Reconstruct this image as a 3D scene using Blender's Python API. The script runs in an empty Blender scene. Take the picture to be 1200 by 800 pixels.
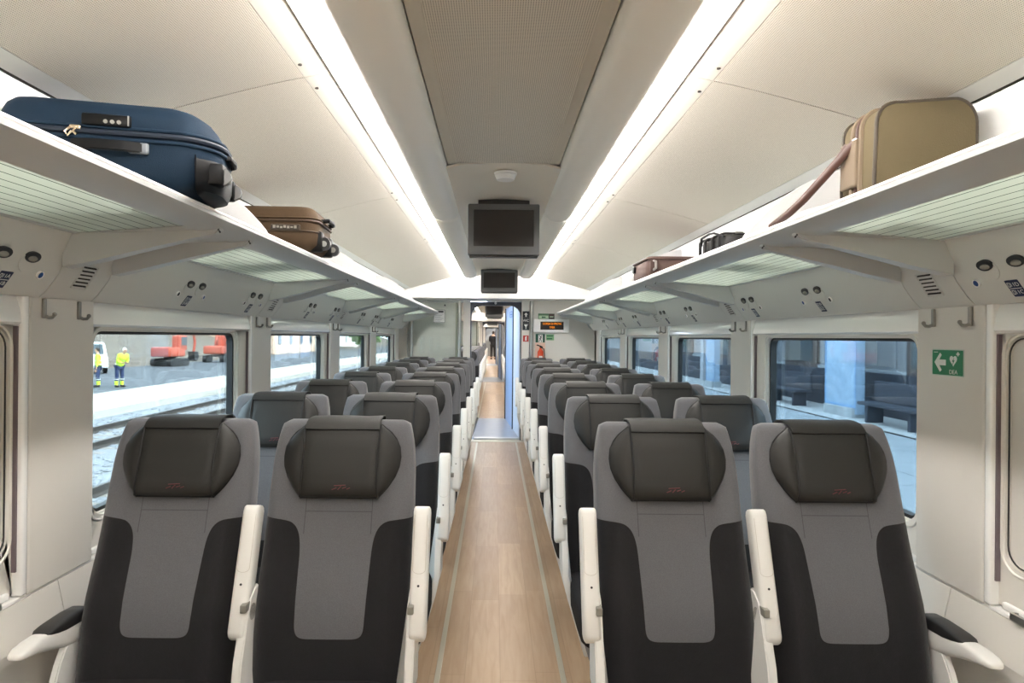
import bpy, bmesh, math, random
from mathutils import Vector, Matrix
random.seed(7)
C = bpy.context.scene.collection
PI = math.pi
H = 1.48            # eye height above the carriage floor
CX = -0.036         # camera x

# ------------------------------------------------------------------ materials
def lin(c):
    return tuple(((v/255)/12.92 if v/255 <= .04045 else ((v/255+.055)/1.055)**2.4) for v in c)

MATS = {}
def mat(name, rgb, rough=.5, metal=0, bump=0, bscale=200, spec=.5, coat=0, var=0, vscale=3):
    if name in MATS: return MATS[name]
    m = bpy.data.materials.new(name); m.use_nodes = True
    nt = m.node_tree; b = nt.nodes['Principled BSDF']
    col = (*lin(rgb), 1)
    b.inputs['Base Color'].default_value = col
    b.inputs['Roughness'].default_value = rough
    b.inputs['Metallic'].default_value = metal
    b.inputs['Specular IOR Level'].default_value = spec
    b.inputs['Coat Weight'].default_value = coat
    if bump or var:
        tc = nt.nodes.new('ShaderNodeTexCoord')
    if bump:
        n = nt.nodes.new('ShaderNodeTexNoise'); n.inputs['Scale'].default_value = bscale
        n.inputs['Detail'].default_value = 3
        nt.links.new(tc.outputs['Object'], n.inputs['Vector'])
        bp = nt.nodes.new('ShaderNodeBump'); bp.inputs['Strength'].default_value = bump
        bp.inputs['Distance'].default_value = .002
        nt.links.new(n.outputs['Fac'], bp.inputs['Height'])
        nt.links.new(bp.outputs['Normal'], b.inputs['Normal'])
    if var:
        n2 = nt.nodes.new('ShaderNodeTexNoise'); n2.inputs['Scale'].default_value = vscale
        n2.inputs['Detail'].default_value = 5
        nt.links.new(tc.outputs['Object'], n2.inputs['Vector'])
        mx = nt.nodes.new('ShaderNodeMix'); mx.data_type = 'RGBA'
        mx.inputs[6].default_value = tuple(min(1, v*(1-var)) for v in col[:3])+(1,)
        mx.inputs[7].default_value = tuple(min(1, v*(1+var)) for v in col[:3])+(1,)
        nt.links.new(n2.outputs['Fac'], mx.inputs[0])
        nt.links.new(mx.outputs[2], b.inputs['Base Color'])
    MATS[name] = m
    return m

def emit(name, rgb, s):
    m = bpy.data.materials.new(name); m.use_nodes = True
    nt = m.node_tree; nt.nodes.clear()
    e = nt.nodes.new('ShaderNodeEmission'); e.inputs[0].default_value = (*lin(rgb), 1); e.inputs[1].default_value = s
    o = nt.nodes.new('ShaderNodeOutputMaterial'); nt.links.new(e.outputs[0], o.inputs[0])
    return m

class NB:
    """tiny node helper"""
    def __init__(s, m): s.nt = m.node_tree
    def math(s, op, a, b=None, c=None):
        n = s.nt.nodes.new('ShaderNodeMath'); n.operation = op
        for i, v in enumerate((a, b, c)):
            if v is None: continue
            if isinstance(v, (int, float)): n.inputs[i].default_value = v
            else: s.nt.links.new(v, n.inputs[i])
        return n.outputs[0]
    def mix(s, f, a, b):
        n = s.nt.nodes.new('ShaderNodeMix'); n.data_type = 'RGBA'
        for i, v in ((0, f), (6, a), (7, b)):
            if isinstance(v, (int, float)): n.inputs[i].default_value = v
            elif isinstance(v, tuple): n.inputs[i].default_value = v
            else: s.nt.links.new(v, n.inputs[i])
        return n.outputs[2]
    def xyz(s, kind='Object'):
        t = s.nt.nodes.new('ShaderNodeTexCoord'); x = s.nt.nodes.new('ShaderNodeSeparateXYZ')
        s.nt.links.new(t.outputs[kind], x.inputs[0]); return t.outputs[kind], x.outputs[0], x.outputs[1], x.outputs[2]

WHITE = mat('cream_panel', (217, 213, 206), .42, bump=.03, bscale=60, spec=.4)
WHITE2 = mat('white_panel', (243, 241, 238), .35, spec=.4)
GLOSSW = mat('gloss_white', (252, 252, 250), .22, spec=1.0, coat=1)
FRAMEW = mat('window_frame_white', (226, 222, 214), .4)
HOUS = mat('housing_panel', (210, 209, 203), .38, bump=.03, bscale=60, spec=.5)
LIP = mat('rack_aluminium', (184, 186, 185), .38, metal=.05, spec=.5)
BEAM = mat('ceiling_beam_paint', (243, 238, 228), .38, spec=.4)
ARMW = mat('armrest_plastic', (230, 228, 223), .4, spec=.4)
DARKPL = mat('dark_plastic', (38, 37, 37), .45)
BLACK = mat('black_rubber', (14, 14, 15), .5)
GREYPL = mat('grey_plastic', (104, 104, 103), .45)
STEEL = mat('steel', (190, 190, 186), .28, metal=.9)
ALU = mat('aluminium_strip', (196, 190, 172), .38, metal=.55)
SEAM = mat('seam', (70, 64, 58), .8)
LEATHER = mat('headrest_leather', (38, 37, 35), .52, bump=.2, bscale=500, spec=.35)
PIPE = mat('black_piping', (14, 13, 13), .6)
DARKFAB = mat('charcoal_fabric', (36, 35, 36), .9, bump=.35, bscale=700, spec=.15)
GREYFAB = mat('grey_fabric', (104, 101, 101), .9, bump=.35, bscale=700, spec=.15)
GREYFLOOR = mat('grey_ramp', (150, 155, 163), .3, metal=.2, var=.15, vscale=8)

def m_upholstery():
    m = bpy.data.materials.new('two_tone_upholstery'); m.use_nodes = True
    nt = m.node_tree; b = nt.nodes['Principled BSDF']; n = NB(m)
    vec, x, y, z = n.xyz()
    ax = n.math('ABSOLUTE', x)
    w = n.math('MULTIPLY_ADD', z, .035, .084)
    side = n.math('SUBTRACT', ax, w)                        # <0 inside tongue
    bot = n.math('SUBTRACT', .575, z)
    tong = n.math('SMOOTH_MAX', side, bot, .05)
    top = n.math('SUBTRACT', .905, z)
    d = n.math('SMOOTH_MIN', tong, top, .13)
    f = n.math('MULTIPLY', n.math('GREATER_THAN', d, 0), 1.0)
    ns = nt.nodes.new('ShaderNodeTexNoise'); ns.inputs['Scale'].default_value = 420; ns.inputs['Detail'].default_value = 2
    nt.links.new(vec, ns.inputs['Vector'])
    ga = n.mix(ns.outputs['Fac'], (*lin((82, 82, 86)), 1), (*lin((106, 106, 109)), 1))
    da = n.mix(ns.outputs['Fac'], (*lin((25, 24, 26)), 1), (*lin((35, 34, 36)), 1))
    c1 = n.mix(f, ga, da)
    # thin dark seam where the two cloths meet, and the shallow seam lines under the headrest
    e = n.math('LESS_THAN', n.math('ABSOLUTE', d), .0016)
    s1 = n.math('LESS_THAN', n.math('ABSOLUTE', n.math('SUBTRACT', z, .925)), .0012)
    s1 = n.math('MULTIPLY', s1, n.math('LESS_THAN', ax, .105))
    s2 = n.math('MULTIPLY', n.math('LESS_THAN', n.math('ABSOLUTE', n.math('SUBTRACT', ax, .105)), .0012), n.math('GREATER_THAN', z, .86))
    e = n.math('MAXIMUM', e, n.math('MULTIPLY', n.math('MAXIMUM', s1, s2), .45))
    c2 = n.mix(e, c1, (*lin((30, 28, 28)), 1))
    nt.links.new(c2, b.inputs['Base Color'])
    b.inputs['Roughness'].default_value = .9; b.inputs['Specular IOR Level'].default_value = .15
    b.inputs['Sheen Weight'].default_value = .25
    big = nt.nodes.new('ShaderNodeTexNoise'); big.inputs['Scale'].default_value = 14; big.inputs['Detail'].default_value = 3
    nt.links.new(vec, big.inputs['Vector'])
    hh = n.math('ADD', n.math('MULTIPLY', ns.outputs['Fac'], .3), n.math('MULTIPLY', big.outputs['Fac'], 2.2))
    bp = nt.nodes.new('ShaderNodeBump'); bp.inputs['Strength'].default_value = .5; bp.inputs['Distance'].default_value = .004
    nt.links.new(hh, bp.inputs['Height']); nt.links.new(bp.outputs['Normal'], b.inputs['Normal'])
    return m
UPH = m_upholstery()

def m_perf(name, rgb, dark, scale):
    """painted sheet with rows of small round holes (object coordinates)"""
    m = bpy.data.materials.new(name); m.use_nodes = True
    nt = m.node_tree; b = nt.nodes['Principled BSDF']; n = NB(m)
    vec, x, y, z = n.xyz()
    def cell(v):
        return n.math('SUBTRACT', n.math('FRACT', n.math('MULTIPLY', v, scale)), .5)
    a, c = cell(x), cell(y)
    r = n.math('SQRT', n.math('ADD', n.math('MULTIPLY', a, a), n.math('MULTIPLY', c, c)))
    hole = n.math('LESS_THAN', r, .27)
    col = n.mix(hole, (*lin(rgb), 1), (*lin(dark), 1))
    nt.links.new(col, b.inputs['Base Color']); b.inputs['Roughness'].default_value = .5
    return m
PERF = m_perf('perforated_ceiling_sheet', (236, 228, 216), (160, 150, 136), 190)
PERFC = m_perf('perforated_centre_sheet', (214, 207, 194), (124, 117, 106), 150)
SMOOTHC = mat('smooth_ceiling_sheet', (228, 222, 212), .45)
SMOOTHC2 = mat('smooth_centre_sheet', (226, 218, 204), .45)

def m_floor():
    m = bpy.data.materials.new('wood_look_vinyl'); m.use_nodes = True
    nt = m.node_tree; b = nt.nodes['Principled BSDF']; n = NB(m)
    vec, x, y, z = n.xyz()
    pw = .155; pl = .92
    xi = n.math('FLOOR', n.math('DIVIDE', x, pw))
    off = n.math('FRACT', n.math('MULTIPLY', n.math('SINE', n.math('MULTIPLY', xi, 12.9898)), 43758.5))
    yy = n.math('ADD', n.math('DIVIDE', y, pl), off)
    yi = n.math('FLOOR', yy)
    wn = nt.nodes.new('ShaderNodeTexWhiteNoise'); wn.noise_dimensions = '2D'
    cb = nt.nodes.new('ShaderNodeCombineXYZ'); nt.links.new(xi, cb.inputs[0]); nt.links.new(yi, cb.inputs[1])
    nt.links.new(cb.outputs[0], wn.inputs['Vector'])
    mp = nt.nodes.new('ShaderNodeMapping'); mp.inputs['Scale'].default_value = (26, 2.2, 1)
    nt.links.new(vec, mp.inputs['Vector'])
    gr = nt.nodes.new('ShaderNodeTexNoise'); gr.inputs['Scale'].default_value = 1.6; gr.inputs['Detail'].default_value = 6
    gr.inputs['Distortion'].default_value = .6
    nt.links.new(mp.outputs[0], gr.inputs['Vector'])
    c = n.mix(wn.outputs['Value'], (*lin((168, 142, 115)), 1), (*lin((183, 157, 128)), 1))
    g = n.math('MULTIPLY', n.math('SUBTRACT', gr.outputs['Fac'], .35), 1.3)
    c = n.mix(n.math('MAXIMUM', n.math('MINIMUM', g, .7), 0), c, (*lin((150, 118, 88)), 1))
    ex = n.math('LESS_THAN', n.math('ABSOLUTE', n.math('SUBTRACT', n.math('FRACT', n.math('DIVIDE', x, pw)), .5)), .49)
    ey = n.math('LESS_THAN', n.math('ABSOLUTE', n.math('SUBTRACT', n.math('FRACT', yy), .5)), .498)
    e = n.math('MULTIPLY', ex, ey)
    c = n.mix(n.math('MULTIPLY', n.math('SUBTRACT', 1.0, e), .35), c, (*lin((120, 95, 70)), 1))
    nt.links.new(c, b.inputs['Base Color']); b.inputs['Roughness'].default_value = .38
    b.inputs['Specular IOR Level'].default_value = .35
    return m
FLOORM = m_floor()

def m_glass(name, tint, refl=1.0, rough=0.0):
    m = bpy.data.materials.new(name); m.use_nodes = True
    nt = m.node_tree; nt.nodes.clear()
    t = nt.nodes.new('ShaderNodeBsdfTransparent'); t.inputs[0].default_value = (*tint, 1)
    g = nt.nodes.new('ShaderNodeBsdfGlossy'); g.inputs['Roughness'].default_value = rough
    fr = nt.nodes.new('ShaderNodeFresnel'); fr.inputs[0].default_value = 1.5
    mu = nt.nodes.new('ShaderNodeMath'); mu.operation = 'MULTIPLY'; mu.inputs[1].default_value = refl
    nt.links.new(fr.outputs[0], mu.inputs[0])
    mx = nt.nodes.new('ShaderNodeMixShader'); nt.links.new(mu.outputs[0], mx.inputs[0])
    nt.links.new(t.outputs[0], mx.inputs[1]); nt.links.new(g.outputs[0], mx.inputs[2])
    o = nt.nodes.new('ShaderNodeOutputMaterial'); nt.links.new(mx.outputs[0], o.inputs[0])
    return m
GLASS_L = m_glass('clear_window_glass', (.86, .94, .95), .8)
GLASS_R = m_glass('tinted_window_glass', (.74, .85, .90), .8)
GLASS_D = m_glass('screen_glass', (.982, .992, .976), 1.0, .03)

def m_rackglass():
    m = bpy.data.materials.new('frosted_rack_glass'); m.use_nodes = True
    nt = m.node_tree; nt.nodes.clear(); n = NB(m)
    vec, x, y, z = n.xyz()
    line = n.math('LESS_THAN', n.math('FRACT', n.math('MULTIPLY', x, 27)), .09)
    col = n.mix(line, (*lin((232, 240, 233)), 1), (*lin((96, 112, 106)), 1))
    tl = nt.nodes.new('ShaderNodeBsdfTranslucent'); df = nt.nodes.new('ShaderNodeBsdfDiffuse')
    nt.links.new(col, tl.inputs[0]); nt.links.new(col, df.inputs[0])
    a = nt.nodes.new('ShaderNodeMixShader'); a.inputs[0].default_value = .3
    nt.links.new(tl.outputs[0], a.inputs[1]); nt.links.new(df.outputs[0], a.inputs[2])
    tr = nt.nodes.new('ShaderNodeBsdfTransparent'); nt.links.new(col, tr.inputs[0])
    b = nt.nodes.new('ShaderNodeMixShader'); b.inputs[0].default_value = .22
    nt.links.new(a.outputs[0], b.inputs[1]); nt.links.new(tr.outputs[0], b.inputs[2])
    gl = nt.nodes.new('ShaderNodeBsdfGlossy'); gl.inputs['Roughness'].default_value = .12
    c = nt.nodes.new('ShaderNodeMixShader'); c.inputs[0].default_value = .1
    nt.links.new(b.outputs[0], c.inputs[1]); nt.links.new(gl.outputs[0], c.inputs[2])
    o = nt.nodes.new('ShaderNodeOutputMaterial'); nt.links.new(c.outputs[0], o.inputs[0])
    return m
RACKG = m_rackglass()

# ------------------------------------------------------------------ mesh helpers
def new(): return bmesh.new()

def obj(name, bm, m, parent=None, smooth=False, loc=None, angle=40):
    bmesh.ops.recalc_face_normals(bm, faces=bm.faces[:])
    me = bpy.data.meshes.new(name); bm.to_mesh(me); bm.free()
    for mm in (m if isinstance(m, (list, tuple)) else [m]): me.materials.append(mm)
    o = bpy.data.objects.new(name, me); C.objects.link(o)
    if smooth:
        for p in me.polygons: p.use_smooth = True
        me.set_sharp_from_angle(angle=math.radians(angle))
    if parent is not None: o.parent = parent
    if loc is not None: o.location = loc
    return o

def tag(o, label=None, cat=None, group=None, kind=None):
    if label: o['label'] = label
    if cat: o['category'] = cat
    if group: o['group'] = group
    if kind: o['kind'] = kind
    return o

def thing(name, label, cat, loc=(0, 0, 0), rz=0, group=None):
    o = bpy.data.objects.new(name, None); C.objects.link(o)
    o.empty_display_size = .05
    o.location = loc; o.rotation_euler = (0, 0, rz)
    return tag(o, label, cat, group)

def struct(name, bm, m, parent=None, **k):
    o = obj(name, bm, m, parent, **k)
    if parent is None: o['kind'] = 'structure'
    return o

def sempty(name):
    o = bpy.data.objects.new(name, None); C.objects.link(o); o['kind'] = 'structure'; return o

def dup(o, parent=None):
    c = o.copy(); C.objects.link(c)
    if parent is not None:
        c.parent = parent
        if 'category' in c: del c['category']
    for ch in o.children: dup(ch, c)
    return c

def box(bm, x0, x1, y0, y1, z0, z1, bev=0, seg=2, M=None):
    r = bmesh.ops.create_cube(bm, size=1)
    vs = r['verts']
    for v in vs:
        v.co = Vector(((x0+x1)/2+v.co.x*(x1-x0), (y0+y1)/2+v.co.y*(y1-y0), (z0+z1)/2+v.co.z*(z1-z0)))
    if M is not None:
        for v in vs: v.co = M @ v.co
    if bev:
        es = list({e for v in vs for e in v.link_edges})
        bmesh.ops.bevel(bm, geom=es, offset=bev, segments=seg, profile=.5, affect='EDGES')

def prism(bm, pts, a0, a1, axis='y', mi=0):
    """pts: closed polygon in the plane across the axis. axis y: (x,z); x: (y,z); z: (x,y)"""
    def P(p, a):
        if axis == 'y': return (p[0], a, p[1])
        if axis == 'x': return (a, p[0], p[1])
        return (p[0], p[1], a)
    A = [bm.verts.new(P(p, a0)) for p in pts]; B = [bm.verts.new(P(p, a1)) for p in pts]
    n = len(pts)
    fs = [bm.faces.new(A), bm.faces.new(B[::-1])]
    for i in range(n): fs.append(bm.faces.new((A[i], B[i], B[(i+1) % n], A[(i+1) % n])))
    for f in fs: f.material_index = mi

def ribbon(pts, t):
    """thick polyline polygon: offset to one side by t"""
    out = []
    for i, p in enumerate(pts):
        a = Vector(pts[max(0, i-1)]); b = Vector(pts[min(len(pts)-1, i+1)])
        d = (b-a).normalized(); nrm = Vector((-d.y, d.x))
        out.append((p[0]+nrm.x*t, p[1]+nrm.y*t))
    return list(pts)+out[::-1]

def rrect(x0, x1, z0, z1, r, n=6):
    p = []
    for cx, cz, a0 in ((x1-r, z1-r, 0), (x0+r, z1-r, 90), (x0+r, z0+r, 180), (x1-r, z0+r, 270)):
        for i in range(n+1):
            a = math.radians(a0+90*i/n); p.append((cx+r*math.cos(a), cz+r*math.sin(a)))
    return p

def ring(bm, outer, inner, a0, a1, axis='x'):
    """plate with a hole, same point counts"""
    def P(p, a):
        if axis == 'x': return (a, p[0], p[1])
        if axis == 'y': return (p[0], a, p[1])
        return (p[0], p[1], a)
    n = len(outer)
    V = [[bm.verts.new(P(p, a)) for p in q] for q in (outer, inner) for a in (a0, a1)]
    o0, o1, i0, i1 = V
    for i in range(n):
        j = (i+1) % n
        bm.faces.new((o0[i], o0[j], i0[j], i0[i])); bm.faces.new((o1[j], o1[i], i1[i], i1[j]))
        bm.faces.new((o0[j], o0[i], o1[i], o1[j])); bm.faces.new((i0[i], i0[j], i1[j], i1[i]))

def loft(bm, rings, cap=True, closed=False):
    V = [[bm.verts.new(p) for p in r] for r in rings]
    n = len(V[0]); m = len(V)
    for k in range(m if closed else m-1):
        a = V[k]; b = V[(k+1) % m]
        for i in range(n):
            bm.faces.new((a[i], a[(i+1) % n], b[(i+1) % n], b[i]))
    if cap and not closed:
        bm.faces.new(V[0][::-1]); bm.faces.new(V[-1])

def tube(bm, path, r, n=8, flat=1.0, closed=False):
    path = [Vector(p) for p in path]; m = len(path)
    rings = []
    up0 = None
    for i, p in enumerate(path):
        if closed: d = (path[(i+1) % m]-path[i-1])
        else: d = path[min(m-1, i+1)]-path[max(0, i-1)]
        d.normalize()
        if up0 is None:
            up0 = Vector((0, 0, 1)) if abs(d.z) < .9 else Vector((1, 0, 0))
        s = d.cross(up0).normalized(); u = s.cross(d).normalized(); up0 = u
        rr = r[i] if isinstance(r, (list, tuple)) else r
        rings.append([p+s*math.cos(2*PI*k/n)*rr+u*math.sin(2*PI*k/n)*rr*flat for k in range(n)])
    loft(bm, rings, cap=not closed, closed=closed)

def cyl(bm, p0, p1, r, n=16, r1=None):
    p0, p1 = Vector(p0), Vector(p1); d = (p1-p0).normalized()
    up = Vector((0, 0, 1)) if abs(d.z) < .9 else Vector((1, 0, 0))
    s = d.cross(up).normalized(); u = s.cross(d)
    r1 = r if r1 is None else r1
    loft(bm, [[p+(s*math.cos(2*PI*k/n)+u*math.sin(2*PI*k/n))*rr for k in range(n)] for p, rr in ((p0, r), (p1, r1))])

def sphere(bm, c, r, seg=16, sc=(1, 1, 1)):
    ret = bmesh.ops.create_uvsphere(bm, u_segments=seg, v_segments=max(6, seg//2), radius=r)
    for v in ret['verts']: v.co = Vector((c[0]+v.co.x*sc[0], c[1]+v.co.y*sc[1], c[2]+v.co.z*sc[2]))

def superring(hx, hy, cx, cy, z, n=44, e=5.0, fn=None):
    out = []
    for k in range(n):
        a = 2*PI*k/n; c, s = math.cos(a), math.sin(a)
        x = math.copysign(abs(c)**(2/e), c)*hx; y = math.copysign(abs(s)**(2/e), s)*hy
        if fn: y += fn(x/hx if hx else 0, s)
        out.append((cx+x, cy+y, z))
    return out

def interp(tab, v):
    if v <= tab[0][0]: return tab[0][1]
    for (a, b), (c, d) in zip(tab, tab[1:]):
        if v <= c:
            t = (v-a)/(c-a); t = t*t*(3-2*t) if False else t
            return b+(d-b)*t
    return tab[-1][1]

def text(name, body, size, m, parent, loc, rot, ext=.0005, align='CENTER', sx=1):
    cu = bpy.data.curves.new(name, 'FONT'); cu.body = body; cu.size = size; cu.extrude = ext
    cu.align_x = align; cu.align_y = 'CENTER'; cu.materials.append(m)
    tmp = bpy.data.objects.new(name, cu); C.objects.link(tmp)
    me = bpy.data.meshes.new_from_object(tmp); bpy.data.objects.remove(tmp); bpy.data.curves.remove(cu)
    o = bpy.data.objects.new(name, me); C.objects.link(o); o.location = loc; o.rotation_euler = rot
    o.scale = (sx, 1, 1); o.parent = parent
    return o

ORD = ['first', 'second', 'third', 'fourth', 'fifth', 'sixth', 'seventh', 'eighth', 'ninth', 'tenth']

# ------------------------------------------------------------------ setting: first carriage
PIT = 1.70; PN = 1.826; PW = .32            # pillar pitch, near edge of the first, width
Y0 = -1.6; YE = 9.2; YB = 8.75
LIGHT = emit('light_diffuser', (255, 251, 246), 9.5)
LAMP = emit('lamp_row_light', (255, 251, 246), 34.0)

bm = new(); box(bm, -1.5, 1.5, Y0, YE-.12, -.06, 0); struct('floor', bm, FLOORM)
for s in (-1, 1):
    bm = new()
    x0, x1 = (s*.2735-.012), (s*.2735+.012)
    box(bm, x0, x1, Y0+.1, YE-.2, 0, .004, .0015)
    struct('trim_%d' % (1 if s < 0 else 2), bm, ALU)

def zc(v): return H+v
PANEL_SEAMS = [Y0, .3, 2.0, 3.7, 5.4, 7.1, YB]
# ceiling: side sheets sloping from the light strip to the wall
ceil = sempty('ceiling')
for s in (-1, 1):
    for k, (a, b) in enumerate(zip(PANEL_SEAMS, PANEL_SEAMS[1:])):
        bm = new()
        prism(bm, ribbon([(s*x_, zc(.806-.141*((x_-.64)/.55)**1.12)) for x_ in [.64+.055*i for i in range(11)]], .012*(-1 if s < 0 else 1)), a+.003, b-.003)
        struct('ceiling_sheet', bm, PERF, ceil, smooth=True)
        bm = new()
        prism(bm, ribbon([(s*.556, zc(.822)), (s*.638, zc(.8065))], .012*s), a+.002, b-.002)
        struct('ceiling_margin', bm, SMOOTHC, ceil)
        bm = new()
        prism(bm, ribbon([(s*1.192, zc(.6645)), (s*1.25, zc(.648))], .012*s), a, b)
        struct('ceiling_margin', bm, WHITE2, ceil)
    # small plugs at the joints
    bm = new()
    for y in PANEL_SEAMS[1:-1]:
        for dy in (-.09, .09):
            cyl(bm, (s*.625, y+dy, zc(.806)), (s*.625, y+dy, zc(.812)), .006, 10)
    struct('screw_plug', bm, SEAM, ceil)
    # light trough behind the diffuser
    bm = new()
    prism(bm, ribbon([(s*.45, zc(.84)), (s*.45, zc(.87)), (s*.57, zc(.87)), (s*.57, zc(.83))], -.004*s), Y0, YB)
    struct('light_trough', bm, WHITE2, ceil)
# centre sheets
for (a, b, m) in ((Y0, .75, PERFC), (.76, 3.18, PERFC)):
    bm = new(); box(bm, -.235, .235, a, b, zc(.865), zc(.88)); struct('ceiling_centre_sheet', bm, m, ceil)
for s in (-1, 1):
    bm = new(); box(bm, s*.257-.022, s*.257+.022, Y0, 3.18, zc(.862), zc(.88)); struct('ceiling_margin', bm, mat('margin_tan', (200, 194, 181), .5), ceil)
bm = new()
prism(bm, ribbon([(-.29, zc(.835)), (-.2, zc(.858)), (0, zc(.87)), (.2, zc(.858)), (.29, zc(.835))], .012), 3.185, YB)
struct('ceiling_centre_sheet', bm, SMOOTHC2, ceil, smooth=True)
# beams
def beam(y0, y1, s, fat=1.0):
    prof = [(.285, .85)]
    for i in range(11):
        a = math.radians(200+140*i/10)
        prof.append((.372+.094*math.cos(a), .822+.062*fat*math.sin(a)))
    prof += [(.468, .835), (.45, .88), (.285, .88)]
    bm = new()
    rings = []
    for y, k in ((y0, .6), (y0+.02, .9), (y0+.05, 1), (y1-.05, 1), (y1-.02, .88), (y1, .55)):
        rings.append([(s*(.375+(px-.375)*(.7+.3*k)), y, zc(.88+(pz-.88)*k)) for px, pz in prof])
    loft(bm, rings)
    return bm
for s in (-1, 1):
    struct('ceiling_beam', beam(Y0, 4.25, s), BEAM, ceil, smooth=True, angle=60)
    struct('ceiling_beam', beam(4.27, 8.45, s, .9), BEAM, ceil, smooth=True, angle=60)
# light strips
for s in (-1, 1):
    t = thing('ceiling_light', 'long glowing white light strip along the ceiling %s the centre panel' % ('left of' if s < 0 else 'right of'), 'ceiling light', (s*.51, 0, zc(.835)), group='ceiling light strips')
    bm = new(); prism(bm, [(s*-.036, .012), (s*.045, -.004), (s*.045, .004), (s*-.036, .02)], Y0+.02, YB-.01)
    obj('diffuser', bm, LIGHT, t)
    bm = new(); prism(bm, [(s*-.043, -.040), (s*-.036, -.036), (s*-.034, .016), (s*-.043, .016)], Y0+.02, YB-.01)
    obj('lamp_row', bm, LAMP, t)
    bm = new(); prism(bm, [(s*.047, -.0155), (s*.044, -.0155), (s*.044, 0), (s*.047, 0)], Y0+.02, YB-.01)
    obj('rim', bm, SEAM, t)

# upper side wall behind the racks, and the seam cove
walls = {}
for s, side in ((-1, 'left'), (1, 'right')):
    w = sempty('wall_'+side); walls[s] = w
    bm = new()
    prism(bm, ribbon([(s*1.256, zc(.643)), (s*1.285, zc(.58)), (s*1.30, zc(.45)), (s*1.30, zc(.29))], .012*s), Y0, YE)
    struct('upper_panel', bm, WHITE2, w, smooth=True)
    bm = new()
    prism(bm, [(s*1.248, zc(.66)), (s*1.262, zc(.66)), (s*1.258, zc(.648)), (s*1.250, zc(.652))], Y0, YE); struct('shadow_gap', bm, SEAM, w)
    # outer body above and below the window band
    bm = new(); box(bm, min(s*1.46, s*1.5), max(s*1.46, s*1.5), Y0, YE+14, zc(.03), zc(1.0)); struct('outer_skin', bm, WHITE, w)
    bm = new(); box(bm, min(s*1.47, s*1.5), max(s*1.47, s*1.5), Y0, YE+14, -.4, .85); struct('outer_skin', bm, WHITE, w)
    # lower lining
    edges = [Y0, .3, 1.985, 3.68, 5.38, 7.08, YE]
    for a, b in zip(edges, edges[1:]):
        bm = new()
        prism(bm, [(s*1.385, .715), (s*1.36, .60), (s*1.375, .3), (s*1.375, 0), (s*1.44, 0), (s*1.44, .715)], a+.002, b-.002)
        struct('lower_panel', bm, WHITE, w)
    bm = new(); box(bm, min(s*1.387, s*1.40), max(s*1.387, s*1.40), Y0, YE, .01, .71); struct('joint_backing', bm, SEAM, w)
    bm = new(); box(bm, min(s*1.386, s*1.47), max(s*1.386, s*1.47), Y0, YE, .715, .727, .003); struct('ledge', bm, WHITE2, w)
bm = new(); prism(bm, [(-1.5, 2.44), (-1.5, 2.2), (-1.52, 2.2), (-1.52, 2.5), (0, 2.62), (1.52, 2.5), (1.52, 2.2), (1.5, 2.2), (1.5, 2.44), (0, 2.56)], Y0-.1, YE+40)
struct('roof', bm, WHITE)
bm = new(); box(bm, -1.5, 1.5, Y0-.05, Y0, 0, 2.6); struct('wall_rear', bm, WHITE)

# pillars between the windows
n_trim = 3
for k in range(-1, 5):
    for s in (-1, 1):
        y = PN+PIT*k
        t = sempty('trim_%d' % n_trim); n_trim += 1
        bm = new(); box(bm, min(s*1.38, s*1.46), max(s*1.38, s*1.46), y+.024, y+PW, .722, 1.595, .006); struct('pillar_panel', bm, WHITE, t)
        bm = new(); box(bm, min(s*1.378, s*1.46), max(s*1.378, s*1.46), y-.004, y+.022, .728, 1.595, .008, 3); struct('edge_strip', bm, GLOSSW, t, smooth=True)
        bm = new(); box(bm, min(s*1.392, s*1.404), max(s*1.392, s*1.404), y-.010, y-.004, .80, 1.50); struct('reveal_strip', bm, mat('reveal_mauve', (112, 100, 104), .5), t)

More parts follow.
